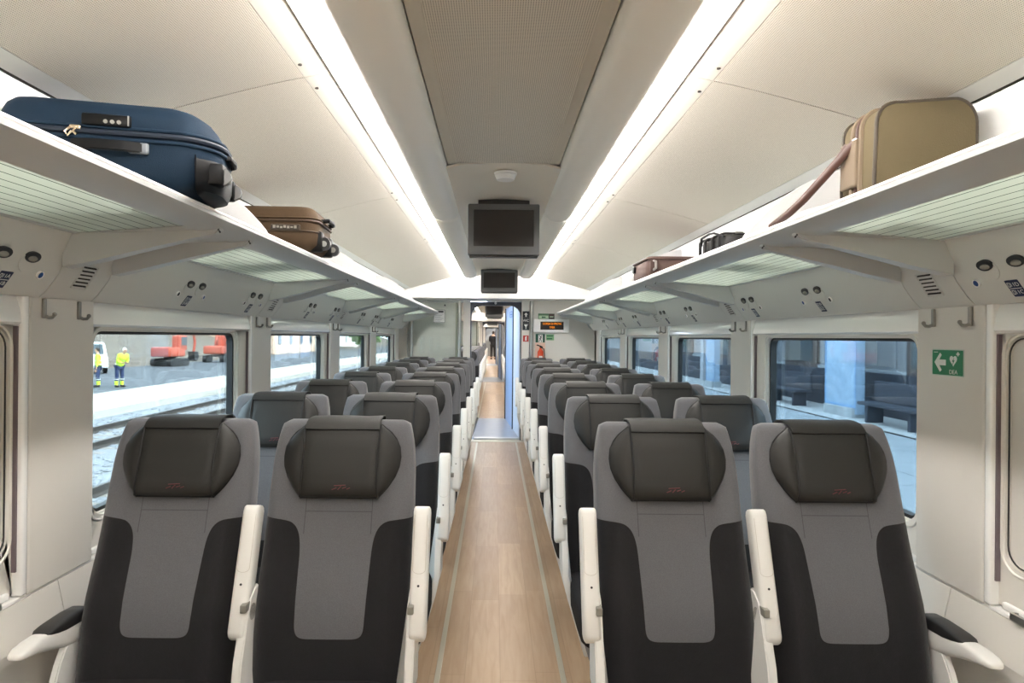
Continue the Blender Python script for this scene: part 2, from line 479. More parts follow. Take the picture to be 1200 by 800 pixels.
# windows
def window(n, s, y0, y1, glass, blank=False):
    w = sempty('window_%d' % n)
    a, b = (min(s*1.405, s*1.45), max(s*1.405, s*1.45))
    g0, g1 = (y0+.05, y1-.028) if blank else (y0+.045, y1-.125)
    bm = new(); ring(bm, rrect(y0, y1, .735, 1.515, .005), rrect(g0, g1, .858, 1.489, .05), a, b)
    bmesh.ops.bevel(bm, geom=[e for e in bm.edges if abs(abs(e.verts[0].co.x)-1.405) < .001 and abs(abs(e.verts[1].co.x)-1.405) < .001 and .84 < e.verts[0].co.z < 1.495 and g0-.01 < e.verts[0].co.y < g1+.01], offset=.008, segments=2, affect='EDGES')
    struct('window_frame', bm, FRAMEW, w, smooth=True)
    # raised inner rim
    bm = new()
    tube(bm, [(s*1.404, p[0], p[1]) for p in rrect(g0-.022, g1+.018, .836, 1.503, .06)], .004, 8, closed=True)
    struct('frame_rim', bm, FRAMEW, w, smooth=True)
    bm = new(); ring(bm, rrect(g0, g1, .858, 1.489, .05), rrect(g0+.012, g1-.012, .870, 1.478, .04), min(s*1.424, s*1.455), max(s*1.424, s*1.455))
    if blank:
        bm.free(); bm = new(); tube(bm, [(s*1.408, p[0], p[1]) for p in rrect(g0, g1, .858, 1.489, .05)], .0022, 8, closed=True)
    struct('rubber_seal', bm, DARKPL if blank else BLACK, w)
    if blank:
        bm = new(); box(bm, min(s*1.415, s*1.425), max(s*1.415, s*1.425), g0-.01, g1+.01, .85, 1.495); struct('blind', bm, WHITE, w)
        bm = new(); prism(bm, rrect(g0+.05, g1-.06, .92, 1.45, .05), s*1.408, s*1.416, 'x'); struct('blind_panel', bm, WHITE2, w)
    else:
        bm = new(); box(bm, min(s*1.452, s*1.456), max(s*1.452, s*1.456), g0+.005, g1-.005, .863, 1.484); struct('pane', bm, glass, w)
    # blind cassette above: glossy white band
    bm = new()
    prism(bm, [(s*1.402, zc(.106)), (s*1.395, zc(.09)), (s*1.389, zc(.07)), (s*1.385, zc(.050)), (s*1.383, zc(.032)), (s*1.392, zc(.024)), (s*1.46, zc(.024)), (s*1.46, zc(.106))], y0+.0, y1+.0)
    struct('blind_cassette', bm, GLOSSW, w, smooth=True)
    bm = new(); box(bm, min(s*1.395, s*1.44), max(s*1.395, s*1.44), y0+.02, y1-.02, .728, .75, .006); struct('sill', bm, WHITE2, w)
    return w
wn = 1
for s in (-1, 1):
    for k in range(-1, 5):
        y0 = PN+PW+PIT*(k-1); y1 = PN+PIT*k-.004
        if k == 4: y1 = PN+PIT*4-.004
        window(wn, s, max(y0, Y0+.02), y1, GLASS_L if s < 0 else GLASS_R, blank=(k <= 0)); wn += 1
for s in (-1, 1):                       # plain lining from the last pillar to the end wall
    bm = new(); box(bm, min(s*1.43, s*1.46), max(s*1.43, s*1.46), PN+PIT*4+.3, YE+.1, .7, 1.6); struct('end_lining', bm, WHITE, walls[s])

# heater grilles on the ledge
GR = 1
for s in (-1, 1):
    for k in range(0, 4):
        y0 = PN+PW+PIT*(k-1)+.18; y1 = PN+PIT*k-.085
        if k == 0: y0 = .9
        t = thing('heater_grille', 'slotted aluminium heater grille on the %s window ledge, %s from the camera' % ('left' if s < 0 else 'right', ORD[k]), 'grille', (s*1.41, 0, .72), group='heater grilles under the windows')
        bm = new(); box(bm, -.028, .028, y0, y1, .008, .012); obj('backing', bm, BLACK, t)
        bm = new(); ring(bm, rrect(-.036, .036, y0-.006, y1+.006, .003, 2), rrect(-.028, .028, y0, y1, .002, 2), .004, .022, 'z'); obj('rim', bm, STEEL, t)
        bm = new()
        for q in range(5): box(bm, -.024+q*.012-.0025, -.024+q*.012+.0025, y0, y1, .012, .02)
        obj('grille_bars', bm, STEEL, t)

# ------------------------------------------------------------------ luggage racks
PAIRS = [1.875+PIT*k for k in range(-1, 5)]
def rack(s):
    side = 'left' if s < 0 else 'right'
    t = thing('luggage_rack', 'long pale overhead luggage rack with ribbed glass shelves above the %s windows' % side, 'luggage rack', (0, 0, 0))
    ye = 9.15
    bm = new()
    prism(bm, [(s*.868, zc(.362)), (s*.855, zc(.362)), (s*.846, zc(.352)), (s*.846, zc(.342)), (s*.856, zc(.333)), (s*.885, zc(.318)), (s*.935, zc(.312)), (s*.935, zc(.324)), (s*.90, zc(.336))], Y0, ye)
    obj('front_rail', bm, LIP, t, smooth=True, angle=35)
    bm = new(); tube(bm, [(s*.853, Y0, zc(.3565)), (s*.853, ye, zc(.3565))], .0085, 8); obj('rail_edge', bm, WHITE2, t, smooth=True)
    # service panel (housing) in sections
    edges = [Y0]
    for p in PAIRS: edges += [p, p+.24]
    edges = [e for e in edges if e < ye-.05]+[ye]
    for a, b in zip(edges, edges[1:]):
        bm = new()
        prism(bm, ribbon([(s*1.262, zc(.293)), (s*1.282, zc(.24)), (s*1.315, zc(.175)), (s*1.352, zc(.125)), (s*1.372, zc(.106)), (s*1.46, zc(.106))], .01*s), a+.0018, b-.0018)
        obj('service_panel', bm, HOUS, t, smooth=True)
    bm = new()
    prism(bm, ribbon([(s*1.274, zc(.293)), (s*1.294, zc(.24)), (s*1.327, zc(.175)), (s*1.37, zc(.12))], .004*s), Y0, ye)
    obj('panel_backing', bm, SEAM, t)
    # shelf members, glass, brackets, dividers
    bm = new(); prism(bm, [(s*1.245, zc(.290)), (s*1.30, zc(.290)), (s*1.30, zc(.306)), (s*1.245, zc(.304))], Y0, ye); obj('rear_rail', bm, LIP, t)
    for p in PAIRS:
        if p > ye: continue
        bm = new(); prism(bm, [(s*.925, zc(.316)), (s*1.255, zc(.290)), (s*1.255, zc(.306)), (s*.925, zc(.330))], p-.015, min(p+.30, ye)); obj('cross_panel', bm, LIP, t)
        for q, dy in enumerate((0, .24)):
            if p+dy+.1 > ye: continue
            bm = new()
            y = p+dy
            prof = [(.872, .330), (.872, .318), (.885, .305), (.95, .288), (1.1, .245), (1.2, .215), (1.29, .192), (1.29, .296)]
            A, B = [], []
            for (px, pz) in prof:
                sh = .075*(1.29-px)/.42
                th = .016+.012*(px-.87)/.42
                A.append(bm.verts.new((s*px, y+sh-th, zc(pz)))); B.append(bm.verts.new((s*px, y+sh+th, zc(pz))))
            n = len(prof); bm.faces.new(A); bm.faces.new(B[::-1])
            for i in range(n): bm.faces.new((A[i], B[i], B[(i+1) % n], A[(i+1) % n]))
            es = [e for e in bm.edges if abs(e.verts[0].co.z-e.verts[1].co.z) > .003 or abs(e.verts[0].co.x-e.verts[1].co.x) > .003]
            bmesh.ops.bevel(bm, geom=es, offset=.004, segments=2, affect='EDGES')
            obj('bracket', bm, LIP, t, smooth=True, angle=45)
            bm = new(); cyl(bm, (s*.876, y+.075-.015, zc(.319)), (s*.876, y+.075+.0, zc(.3125)), .0028, 10); obj('bracket_screw', bm, DARKPL, t)
        # arched divider standing on the shelf
        if p < PAIRS[0]: continue
        bm = new()
        out, inn = [], []
        for i in range(13):
            a = i/12
            out.append((.872+.395*(1-math.cos(a*PI/2))**.62, .362+.265*math.sin(a*PI/2)**1.05))
            inn.append((.99+.28*(1-math.cos(a*PI/2))**.8, .345+.165*math.sin(a*PI/2)**.7))
        out[0] = (.872, .358)
        y = {0: .3, 1: 2.375, 2: 4.50, 3: 6.6}.get(PAIRS.index(p), 99)
        Vs = []
        for yy in (y-.012, y+.012):
            Vs.append(([bm.verts.new((s*x, yy, zc(z))) for x, z in out], [bm.verts.new((s*x, yy, zc(z))) for x, z in inn]))
        (oa, ia), (ob, ib) = Vs
        for i in range(12):
            bm.faces.new((oa[i], oa[i+1], ia[i+1], ia[i])); bm.faces.new((ob[i+1], ob[i], ib[i], ib[i+1]))
            bm.faces.new((oa[i], ob[i], ob[i+1], oa[i+1])); bm.faces.new((ia[i+1], ib[i+1], ib[i], ia[i]))
        bm.faces.new((oa[0], ia[0], ib[0], ob[0])); bm.faces.new((oa[12], ob[12], ib[12], ia[12]))
        if y < ye: obj('divider', bm, mat('divider_plastic', (226, 224, 224), .4), t, smooth=True, angle=50)
        else: bm.free()
    ends = [(Y0, PAIRS[0]-.015)] + [(a+.30, b-.015) for a, b in zip(PAIRS, PAIRS[1:])] + [(PAIRS[-1]+.3, ye)]
    for a, b in ends:
        if b-a < .1 or a > ye: continue
        bm = new(); prism(bm, [(s*.925, zc(.319)), (s*1.258, zc(.293)), (s*1.258, zc(.299)), (s*.925, zc(.325))], a, b); obj('glass_shelf', bm, RACKG, t)
    bm = new(); prism(bm, [(s*.846, zc(.342)), (s*.935, zc(.312)), (s*1.30, zc(.28)), (s*1.375, zc(.106)), (s*1.30, zc(.15)), (s*1.25, zc(.24)), (s*1.2, zc(.275)), (s*.93, zc(.30))], ye-.02, ye); obj('end_cap', bm, LIP, t)
    return t
rack(-1); rack(1)

# ------------------------------------------------------------------ service items on the racks
def onpanel(s, y, z):      # point and outward normal on the housing at height z' above the eye
    tab = [(.106, 1.372), (.125, 1.352), (.175, 1.315), (.24, 1.282), (.293, 1.262)]
    x = interp(tab, z); d = (interp(tab, z+.01)-interp(tab, z-.01))/.02
    n = Vector((-s, 0, d)); n.normalize()                  # faces into the carriage and down
    if n.z > 0: n.z = -n.z
    return Vector((s*x, y, zc(z))), n
def frame(s, y, z):
    p, n = onpanel(s, y, z)
    Y = Vector((0, -s, 0)); Z = n.cross(Y)                   # local x = Y, y = up along the panel, z = normal
    if Z.z < 0: Z = -Z; Y = -Y
    M = Matrix((( Y.x, Z.x, n.x, p.x), (Y.y, Z.y, n.y, p.y), (Y.z, Z.z, n.z, p.z), (0, 0, 0, 1)))
    if M.to_3x3().determinant() < 0:
        M = Matrix((( -Y.x, Z.x, n.x, p.x), (-Y.y, Z.y, n.y, p.y), (-Y.z, Z.z, n.z, p.z), (0, 0, 0, 1)))
    return M
LENS = mat('lamp_lens', (150, 146, 136), .15)
BLUEB = mat('button_blue', (28, 66, 130), .35)
NAVY = mat('sticker_navy', (24, 38, 72), .5)
WPRINT = mat('white_print', (228, 228, 224), .6)
def disc(bm, cx, cy, rx, ry, z0, z1, n=20):
    prism(bm, [(cx+rx*math.cos(2*PI*k/n), cy+ry*math.sin(2*PI*k/n)) for k in range(n)], z0, z1, 'z')
UN = [1.69, 2.70, 3.38, 4.42, 5.10, 6.12, 6.80, 7.85]
def reading_panel(s, y, k):
    t = thing('reading_light', 'pair of dark oval reading lamps above the %s seats, %s from the camera' % ('left' if s < 0 else 'right', ORD[k]), 'reading light', group='reading lamp pairs under the racks')
    t.matrix_world = frame(s, y, .205)
    sg = 1
    for dx in (-.052, .052):
        bm = new()
        # shallow scooped dish
        disc(bm, dx, -.014, .036, .030, -.002, .0022); obj('dish', bm, HOUS, t, smooth=True)
        bm = new(); disc(bm, dx, .004, .027, .016, -.002, .006); obj('lamp', bm, DARKPL, t)
        bm = new(); sphere(bm, (dx, .0, .004), .016, 14, (1.15, .55, .5)); obj('lens', bm, LENS, t, smooth=True)
    for dx in (-.112, .112):
        bm = new(); disc(bm, dx, -.045, .009, .009, -.001, .004)
        b = obj('button', bm, BLUEB if (dx > 0) == (s < 0) or k == 0 else DARKPL, t)
        bm = new(); ring(bm, [(dx+.012*math.cos(2*PI*i/16), -.045+.012*math.sin(2*PI*i/16)) for i in range(16)], [(dx+.0092*math.cos(2*PI*i/16), -.045+.0092*math.sin(2*PI*i/16)) for i in range(16)], -.001, .005, 'z'); obj('button_ring', bm, WHITE2, b)
    # seat number sticker, lower down on the curved panel
    st = obj('seat_number_sticker', (lambda b: (prism(b, rrect(-.021, .021, -.026, .026, .002, 2), 0, .0016, 'z'), b)[1])(new()), NAVY, t)
    M = frame(s, y-.0, .142); st.matrix_parent_inverse = Matrix.Identity(4)
    st.matrix_basis = t.matrix_world.inverted() @ M
    nums = [('1%d' % (k+1)) + 'ABCD'[(0 if s < 0 else 3)], ('1%d' % (k+1))+'ABCD'[(1 if s < 0 else 2)]]
    if k < 4:
        for q, tx in enumerate(nums):
            text('number_lettering', tx, .017, WPRINT, st, (.004, .012-q*.024, .0018), (0, 0, 0), .0002)
    bm = new()
    box(bm, -.019, .019, -.001, .001, .0014, .002)
    for yy in (.012, -.012): ring(bm, rrect(-.018, -.010, yy-.007, yy+.007, .001, 2), rrect(-.0165, -.0115, yy-.005, yy+.005, .001, 2), .0014, .002, 'z')
    obj('seat_symbol', bm, WPRINT, st)
for s in (-1, 1):
    for k, y in enumerate(UN): reading_panel(s, y, k)
    for k, p in enumerate(PAIRS[1:5]):
        t = thing('air_vent', 'six short slots of an air vent above the %s pillar, %s from the camera' % ('left' if s < 0 else 'right', ORD[k]), 'vent', group='slotted vents between the rack brackets')
        t.matrix_world = frame(s, p+.12, .175)
        bm = new()
        for q in range(6): box(bm, -.028, .028, -.034+q*.013, -.030+q*.013, -.003, .0015)
        obj('slot', bm, mat('slot_dark', (52, 48, 42), .8), t)
        bm = new(); ring(bm, rrect(-.036, .036, -.043, .041, .004), rrect(-.0345, .0345, -.0415, .0395, .004), -.002, .001, 'z'); obj('vent_outline', bm, HOUS, t)

HOOKM = mat('brushed_hook_metal', (150, 148, 143), .35, metal=.45)
# coat hooks
n = 0
for s in (-1, 1):
    for k in range(4):
        for q, dy in enumerate((.075, .235)):
            y = PN+PIT*k+dy
            t = thing('coat_hook', 'steel coat hook on the %s pillar of the %s wall, %s one' % (ORD[k], 'left' if s < 0 else 'right', ('nearer', 'farther')[q]), 'coat hook', (s*1.38, y, 1.565), group='coat hooks on the window pillars')
            bm = new(); box(bm, min(0, -s*.010), max(0, -s*.010), -.006, .006, -.040, .018, .003); obj('back_plate', bm, HOOKM, t)
            bm = new()
            tube(bm, [(-s*.004, 0, -.032), (-s*.018, 0, -.038), (-s*.030, 0, -.037), (-s*.036, 0, -.030)], [.0055, .005, .005, .005], 8)
            sphere(bm, (-s*.036, 0, -.028), .0065, 10)
            obj('hook', bm, HOOKM, t, smooth=True)

# ------------------------------------------------------------------ green DEA sign on the right pillar
GREEN = mat('sign_green', (22, 118, 78), .45)
def on_wall(s, y, z):        # local x along the reading direction, local y up, local z into the carriage
    if s > 0: X = Vector((0, -1, 0)); N = Vector((-1, 0, 0))
    else: X = Vector((0, 1, 0)); N = Vector((1, 0, 0))
    Yv = Vector((0, 0, 1))
    return Matrix(((X.x, Yv.x, N.x, s*1.3795), (X.y, Yv.y, N.y, y), (X.z, Yv.z, N.z, z), (0, 0, 0, 1)))
t = thing('defibrillator_sign', 'green defibrillator sign with white arrow and heart on the right pillar', 'sign')
t.matrix_world = on_wall(1, 2.0, 1.413)
bm = new(); prism(bm, rrect(-.067, .067, -.039, .039, .003, 2), 0, .0015, 'z'); obj('backing', bm, GREEN, t)
bm = new(); prism(bm, rrect(-.070, .070, -.042, .042, .003, 2), -.0004, .0008, 'z'); obj('border', bm, mat('sign_edge', (190, 205, 195), .5), t)
bm = new(); prism(bm, [(-.057, .0), (-.032, .030), (-.024, .024), (-.035, .009), (-.006, .009), (-.006, -.009), (-.035, -.009), (-.024, -.024), (-.032, -.030)], .0016, .0022, 'z'); obj('arrow', bm, WPRINT, t)
pts = []
for i in range(28):
    a = 2*PI*i/28; pts.append((.027+.0105*(math.sin(a)**3)*1.5, .008+.0011*(13*math.cos(a)-5*math.cos(2*a)-2*math.cos(3*a)-math.cos(4*a))*1.05))
bm = new(); prism(bm, pts, .0016, .0022, 'z'); hh = obj('heart', bm, WPRINT, t)
bm = new(); prism(bm, [(.031, .016), (.022, .004), (.027, .004), (.0245, -.006), (.033, .008), (.028, .008)], .0022, .0027, 'z'); obj('lightning_bolt', bm, GREEN, hh)
bm = new(); box(bm, .044, .049, .021, .034, .0016, .0022); box(bm, .040, .053, .025, .030, .0016, .0022); obj('cross', bm, WPRINT, t)
text('lettering', 'DEA', .019, WPRINT, t, (.027, -.029, .0017), (0, 0, 0), .0003)
bm = new(); box(bm, -.060, -.042, .031, .033, .0016, .0019); obj('small_print', bm, WPRINT, t)

# ------------------------------------------------------------------ monitors, smoke detector
SCREEN = mat('screen_off', (34, 28, 27), .28, spec=.5)
BEZEL = mat('monitor_bezel', (92, 93, 93), .45)
def monitor(y, w, zb, zt, label, x=0.0):
    t = thing('ceiling_monitor', label, 'monitor', (x, y, zt+.0), group=None)
    h = zt-zb
    bm = new(); box(bm, -w/2, w/2, 0, .05, -h, 0, .008); obj('casing', bm, BEZEL, t, smooth=True)
    bm = new(); ring(bm, rrect(-w/2+.002, w/2-.002, -h+.002, -.002, .008), rrect(-w/2+.036, w/2-.036, -h+.055, -.036, .003), -.012, .002, 'y'); obj('bezel', bm, BEZEL, t)
    bm = new(); box(bm, -w/2+.034, w/2-.034, -.004, .004, -h+.053, -.034); obj('screen', bm, SCREEN, t)
    bm = new(); box(bm, -w/2+.01, w/2-.01, -.006, .06, -h-.012, -h-.001, .003); obj('lower_trim', bm, DARKPL, t)
    bm = new(); box(bm, -w*.36, w*.36, .02, .09, -.01, zc(.868)-zt, .004); obj('ceiling_mount', bm, DARKPL, t)
monitor(4.0, .448, 1.992, 2.312, 'large dark ceiling monitor with grey bezel hanging nearest over the aisle', .013)
monitor(8.1, .468, 2.05, 2.335, 'smaller-looking dark ceiling monitor hanging in front of the end bulkhead', .013)
t = thing('smoke_detector', 'round white smoke detector on the ceiling before the nearest monitor', 'smoke detector', (.012, 3.36, zc(.863)))
bm = new(); cyl(bm, (0, 0, 0), (0, 0, -.012), .060, 32); obj('base', bm, WHITE2, t, smooth=True)
bm = new(); cyl(bm, (0, 0, -.014), (0, 0, -.038), .056, 32, .046); obj('cover', bm, WHITE2, t, smooth=True)
bm = new(); cyl(bm, (0, 0, -.012), (0, 0, -.014), .050, 32); obj('shadow_ring', bm, DARKPL, t)

# ------------------------------------------------------------------ end wall
DAYLEAF = mat('door_leaf_daylight_tint', (160, 188, 226), .4)  # bluish daylight falling on the leaf, painted in as its colour
DAYPOST = mat('door_post_daylight_tint', (226, 236, 250), .4)  # brighter daylight on the near post, also put into the colour
FRAMEG = mat('door_frame_grey', (64, 68, 76), .4, metal=.3)
ORANGE = emit('led_orange', (255, 150, 30), .8)
SIGNB = mat('sign_black', (30, 34, 40), .5)
SIGNR = mat('sign_red', (178, 48, 40), .5)
REDP = mat('extinguisher_red', (205, 70, 35), .35)
SG2 = mat('sign_dark_green', (24, 80, 62), .5)
SG3 = mat('sign_light_green', (120, 172, 120), .5)

def end_wall(y, dx, idx, full=True):
    """partition with doorway: idx 0 is the first carriage's end"""
    w = sempty('wall_end' if idx == 0 else 'wall_end_%s' % ('next', 'third', 'fourth')[idx-1])
    def B(name, x0, x1, z0, z1, m, d0=0, d1=.06, bev=.003):
        bm = new(); box(bm, x0+dx, x1+dx, y+d0, y+d1, z0, z1, bev); return struct(name, bm, m, w)
    B('door_pillar', -.49, -.39, 0, 2.02, WHITE, -.06, .1)
    B('door_pillar', .344, .452, 0, 2.02, WHITE, -.06, .1)
    B('partition_panel', .516, 1.45, 0, 2.02, WHITE)
    B('partition_panel', -1.45, -.545, 0, 2.02, mat('back_panel', (242, 243, 238), .5), .06, .10)
    B('partition_return', -1.45, -1.30, 0, 2.02, WHITE, -.02, .3)
    B('header', -.49, .452, 1.995, 2.06, WHITE)
    # steel post right of the door
    bm = new(); cyl(bm, (.484+dx, y-.02, 0), (.484+dx, y-.02, 2.0), .026, 16); struct('grab_post', bm, STEEL, w, smooth=True)
    # arch of the doorway
    zt = 1.985
    out = [(-.39, 0), (-.39, .6), (-.39, 1.2), (-.39, 1.9), (-.39, zt)] + [(-.39+.734*i/10, zt) for i in range(1, 10)] + [(.344, zt), (.344, 1.9), (.344, 1.2), (.344, .6), (.344, 0)]
    inn = []
    x0, x1, r, z1 = -.378, .332, .15, 1.935
    inn = [(x0, 0), (x0, .6), (x0, 1.2), (x0, 1.7), (x0, z1-r)]
    for i in range(1, 10):
        if i <= 4:
            a = PI-(i/4)*PI/2; inn.append((x0+r+r*math.cos(a), z1-r+r*math.sin(a)))
        elif i == 5: inn.append((0, z1))
        else:
            a = PI/2-((i-6)/4)*PI/2; inn.append((x1-r+r*math.cos(a), z1-r+r*math.sin(a)))
    inn += [(x1, z1-r), (x1, 1.7), (x1, 1.2), (x1, .6), (x1, 0)]
    bm = new()
    A = [[bm.verts.new((p[0]+dx, y+d, p[1])) for p in q] for q in (out, inn) for d in (-.02, .12)]
    for i in range(len(out)-1):
        bm.faces.new((A[0][i], A[0][i+1], A[2][i+1], A[2][i])); bm.faces.new((A[1][i+1], A[1][i], A[3][i], A[3][i+1]))
        bm.faces.new((A[2][i], A[2][i+1], A[3][i+1], A[3][i])); bm.faces.new((A[0][i+1], A[0][i], A[1][i], A[1][i+1]))
    d = sempty('door_%d' % (idx+1))
    struct('door_frame', bm, FRAMEG, d)
    # open door leaf and post right of the doorway, daylight painted into their colours
    def slab(name, xa, ya, xb, yb, z0, z1, m, th=.035):
        bm = new()
        prism(bm, [(xa+dx, y+ya), (xb+dx, y+yb), (xb+dx+th, y+yb), (xa+dx+th, y+ya)], z0, z1, 'z'); return struct(name, bm, m, d)
    slab('door_post', .322, .13, .262, 1.05, 0, 2.0, DAYPOST)
    slab('door_leaf', .258, 1.06, .165, 2.42, 0, 2.0, DAYLEAF)
    bm = new(); cyl(bm, (.255+dx, y+1.05, 0), (.255+dx, y+1.05, 2.0), .012, 10); struct('door_edge', bm, FRAMEG, d)
    bm = new(); cyl(bm, (.16+dx, y+2.43, 0), (.16+dx, y+2.43, 2.0), .014, 10); struct('door_edge', bm, FRAMEG, d)
    if idx == 0:
        bm = new()
        M = Matrix.Translation((.2275+dx, y+1.42, 1.86)) @ Matrix.Rotation(math.atan2(1.36, -.093), 4, 'Z')
        o = rrect(-.17, .17, -.05, .05, .01, 3); i_ = rrect(-.155, .155, -.042, .042, .01, 3)
        ring(bm, o, i_, -.002, .003, 'y'); box(bm, -.1, .1, -.002, .003, -.008, .004)
        for v in bm.verts: v.co = M @ v.co
        struct('door_sticker', bm, mat('sticker_blue', (78, 112, 160), .5), d)
        bm = new(); sphere(bm, (-.03, y-.03, 1.968), .018, 12); struct('indicator_lamp', bm, WHITE2, d, smooth=True)
    # glass screen left of the door
    g = sempty('window_%d' % (30+idx))
    bm = new(); box(bm, -1.20+dx, -.58+dx, y-.045, y-.035, .02, 2.0); struct('pane', bm, GLASS_D, g)
    bm = new(); cyl(bm, (-1.235+dx, y-.04, 0), (-1.235+dx, y-.04, 2.0), .028, 16); struct('post', bm, STEEL, g, smooth=True)
    bm = new(); cyl(bm, (-.545+dx, y-.04, 0), (-.545+dx, y-.04, 2.0), .026, 16); struct('post', bm, STEEL, g, smooth=True)
    bm = new(); box(bm, -.60+dx, -.57+dx, y-.05, y-.03, 0, 2.0, .002); struct('clamp_strip', bm, mat('olive_strip', (128, 134, 120), .35, metal=.4), g)
    bm = new(); box(bm, -1.22+dx, -.49+dx, y-.06, y-.02, 1.97, 2.0, .002); struct('top_rail', bm, LIP, g)
    # bulkhead / soffit above
    bm = new()
    prism(bm, [(y-.45, 2.012), (y-.45, 2.56), (y-.40, 2.56), (y-.40, 2.05), (y+.1, 2.05), (y+.1, 2.012)], -1.46+dx, 1.46+dx, 'x')
    struct('bulkhead', bm, WHITE2 if idx == 0 else WHITE, w)
    return w
end_wall(YE, 0, 0)

def flat_sign(name, label, x, z, w, h, m, y=YE, cat='sign', dx=0):
    t = thing(name, label, cat, (x+dx, y, z))
    bm = new(); box(bm, -w/2, w/2, -.006, 0, -h/2, h/2, .001); obj('backing', bm, m, t)
    return t
RX = (PI/2, 0, 0)
# notice on the glass screen
t = flat_sign('notice_sign', 'small white notice with dark heading on the glass screen left of the door', -.835, 1.775, .165, .185, WPRINT, YE-.045)
bm = new(); box(bm, -.060, .060, -.008, -.006, .05, .075); obj('heading_bar', bm, SIGNB, t)
bm = new()
for q in range(6): box(bm, -.06, .06-.02*(q % 3), -.008, -.006, .03-q*.02-.004, .03-q*.02)
obj('text_lines', bm, mat('grey_print', (120, 120, 124), .6), t)
bm = new(); ring(bm, rrect(-.0825, .0825, -.0925, .0925, .004, 2), rrect(-.077, .077, -.087, .087, .004, 2), -.008, -.001, 'y'); obj('border', bm, GREYPL, t)
t = flat_sign('glass_sticker', 'tiny dark sticker on the glass screen above the white notice', -.755, 1.93, .02, .022, SIGNB, YE-.045)
# black pictogram column
t = flat_sign('pictogram_sign', 'tall black sign with white pictograms on the door pillar', .405, 1.72, .098, .27, SIGNB, YE-.061)
bm = new()
prism(bm, [(0, .115), (-.026, .085), (-.010, .085), (-.010, .055), (.010, .055), (.010, .085), (.026, .085)], -.009, -.006); obj('arrow', bm, WPRINT, t)
text('lettering', 'WC', .052, WPRINT, t, (0, -.007, 0), RX, .0006)
bm = new(); prism(bm, [(-.028, -.055), (.028, -.055), (.006, -.09), (.006, -.12), (-.006, -.12), (-.006, -.09)], -.009, -.006); obj('glass_symbol', bm, WPRINT, t)
bm = new(); box(bm, -.045, .045, -.0085, -.006, .038, .043); box(bm, -.045, .045, -.0085, -.006, -.045, -.040); obj('divider_lines', bm, GREYPL, t)
t = flat_sign('fire_sign', 'small square red fire safety sign low on the door pillar', .405, 1.465, .078, .088, SIGNR, YE-.061)
bm = new(); box(bm, -.012, .012, -.009, -.006, -.03, .02); box(bm, -.006, .014, -.009, -.006, .02, .032); obj('extinguisher_symbol', bm, WPRINT, t)
# exit sign strip, two tones
t = flat_sign('exit_sign', 'low wide green and brown sign strip above the orange display', .70, 1.785, .235, .082, mat('sign_grey_green', (82, 122, 92), .5))
bm = new(); box(bm, .038, .112, -.009, -.006, -.036, .036); obj('brown_half', bm, mat('sign_brown', (72, 50, 46), .5), t)
bm = new(); box(bm, -.108, .03, -.009, -.006, -.034, .012); box(bm, .048, .10, -.0105, -.0085, -.012, .002); obj('pale_band', bm, mat('pale_green', (190, 214, 180), .5), t)
bm = new(); prism(bm, [(-.07, -.012), (-.05, .006), (-.05, -.004), (-.01, -.004), (-.01, -.02), (-.05, -.02), (-.05, -.03)], -.0105, -.009); obj('arrow', bm, SG2, t)
# LED display
t = thing('led_display', 'orange dot-matrix display reading two lines in a pale box on end wall', 'display', (.78, YE, 1.655))
bm = new(); box(bm, -.262, .245, -.05, 0, -.10, .09, .012); obj('housing', bm, WHITE2, t, smooth=True)
bm = new(); box(bm, -.168, .165, -.054, -.048, -.062, .055, .001); obj('display_glass', bm, mat('display_black', (30, 18, 12), .2), t)
text('lettering', 'CORSA DI PROVA', .042, ORANGE, t, (0, -.0545, .023), RX, .0004, sx=.78)
text('lettering', 'TPER', .042, ORANGE, t, (0, -.0545, -.030), RX, .0004, sx=.85)
# green square signs
t = flat_sign('safety_sign', 'dark green safety sign with white figure above the fire extinguisher', .615, 1.468, .135, .13, SG2)
bm = new(); box(bm, -.028, .036, -.008, -.006, -.056, .056); obj('white_field', bm, WPRINT, t)
bm = new()
for a, b in (((-.018, .05), (.024, .0)), ((.024, .045), (-.012, -.005)), ((0, .01), (.02, -.05)), ((.0, .0), (-.018, -.05))):
    tube(bm, [(a[0], -.009, a[1]), (b[0], -.009, b[1])], .005, 6)
obj('figure_symbol', bm, SIGNB, t)
t = flat_sign('safety_sign', 'small pale green sign just right of the dark green safety sign', .755, 1.485, .115, .085, SG3)
bm = new(); box(bm, -.045, .045, -.008, -.006, .012, .026); box(bm, -.045, .03, -.008, -.006, -.028, -.012); obj('text_lines', bm, SG2, t)
# extinguisher niche
t = thing('fire_extinguisher', 'orange-red fire extinguisher with black handle standing in a niche on the end wall', 'fire extinguisher', (.615, YE-.07, 1.05))
bm = new(); cyl(bm, (0, 0, 0), (0, 0, .23), .042, 20); cyl(bm, (0, 0, .23), (0, 0, .27), .042, 20, .014); cyl(bm, (0, 0, .27), (0, 0, .29), .014, 12); obj('bottle', bm, REDP, t, smooth=True)
bm = new(); tube(bm, [(-.055, 0, .325), (-.02, 0, .315), (.02, 0, .30), (.03, 0, .285)], .009, 8); tube(bm, [(0, 0, .285), (.0, 0, .305)], .012, 8); obj('handle', bm, DARKPL, t)
bm = new(); tube(bm, [(.0, -.01, .29), (.05, -.012, .27), (.058, -.012, .2), (.055, -.01, .08)], .006, 8); obj('hose', bm, DARKPL, t, smooth=True)
bm = new(); box(bm, -.025, .025, -.045, -.038, .08, .17, .002); obj('paper_tag', bm, WPRINT, t)
t = thing('extinguisher_bracket', 'pale shallow tray holding the fire extinguisher on the end wall', 'bracket', (.615, YE, 1.05))
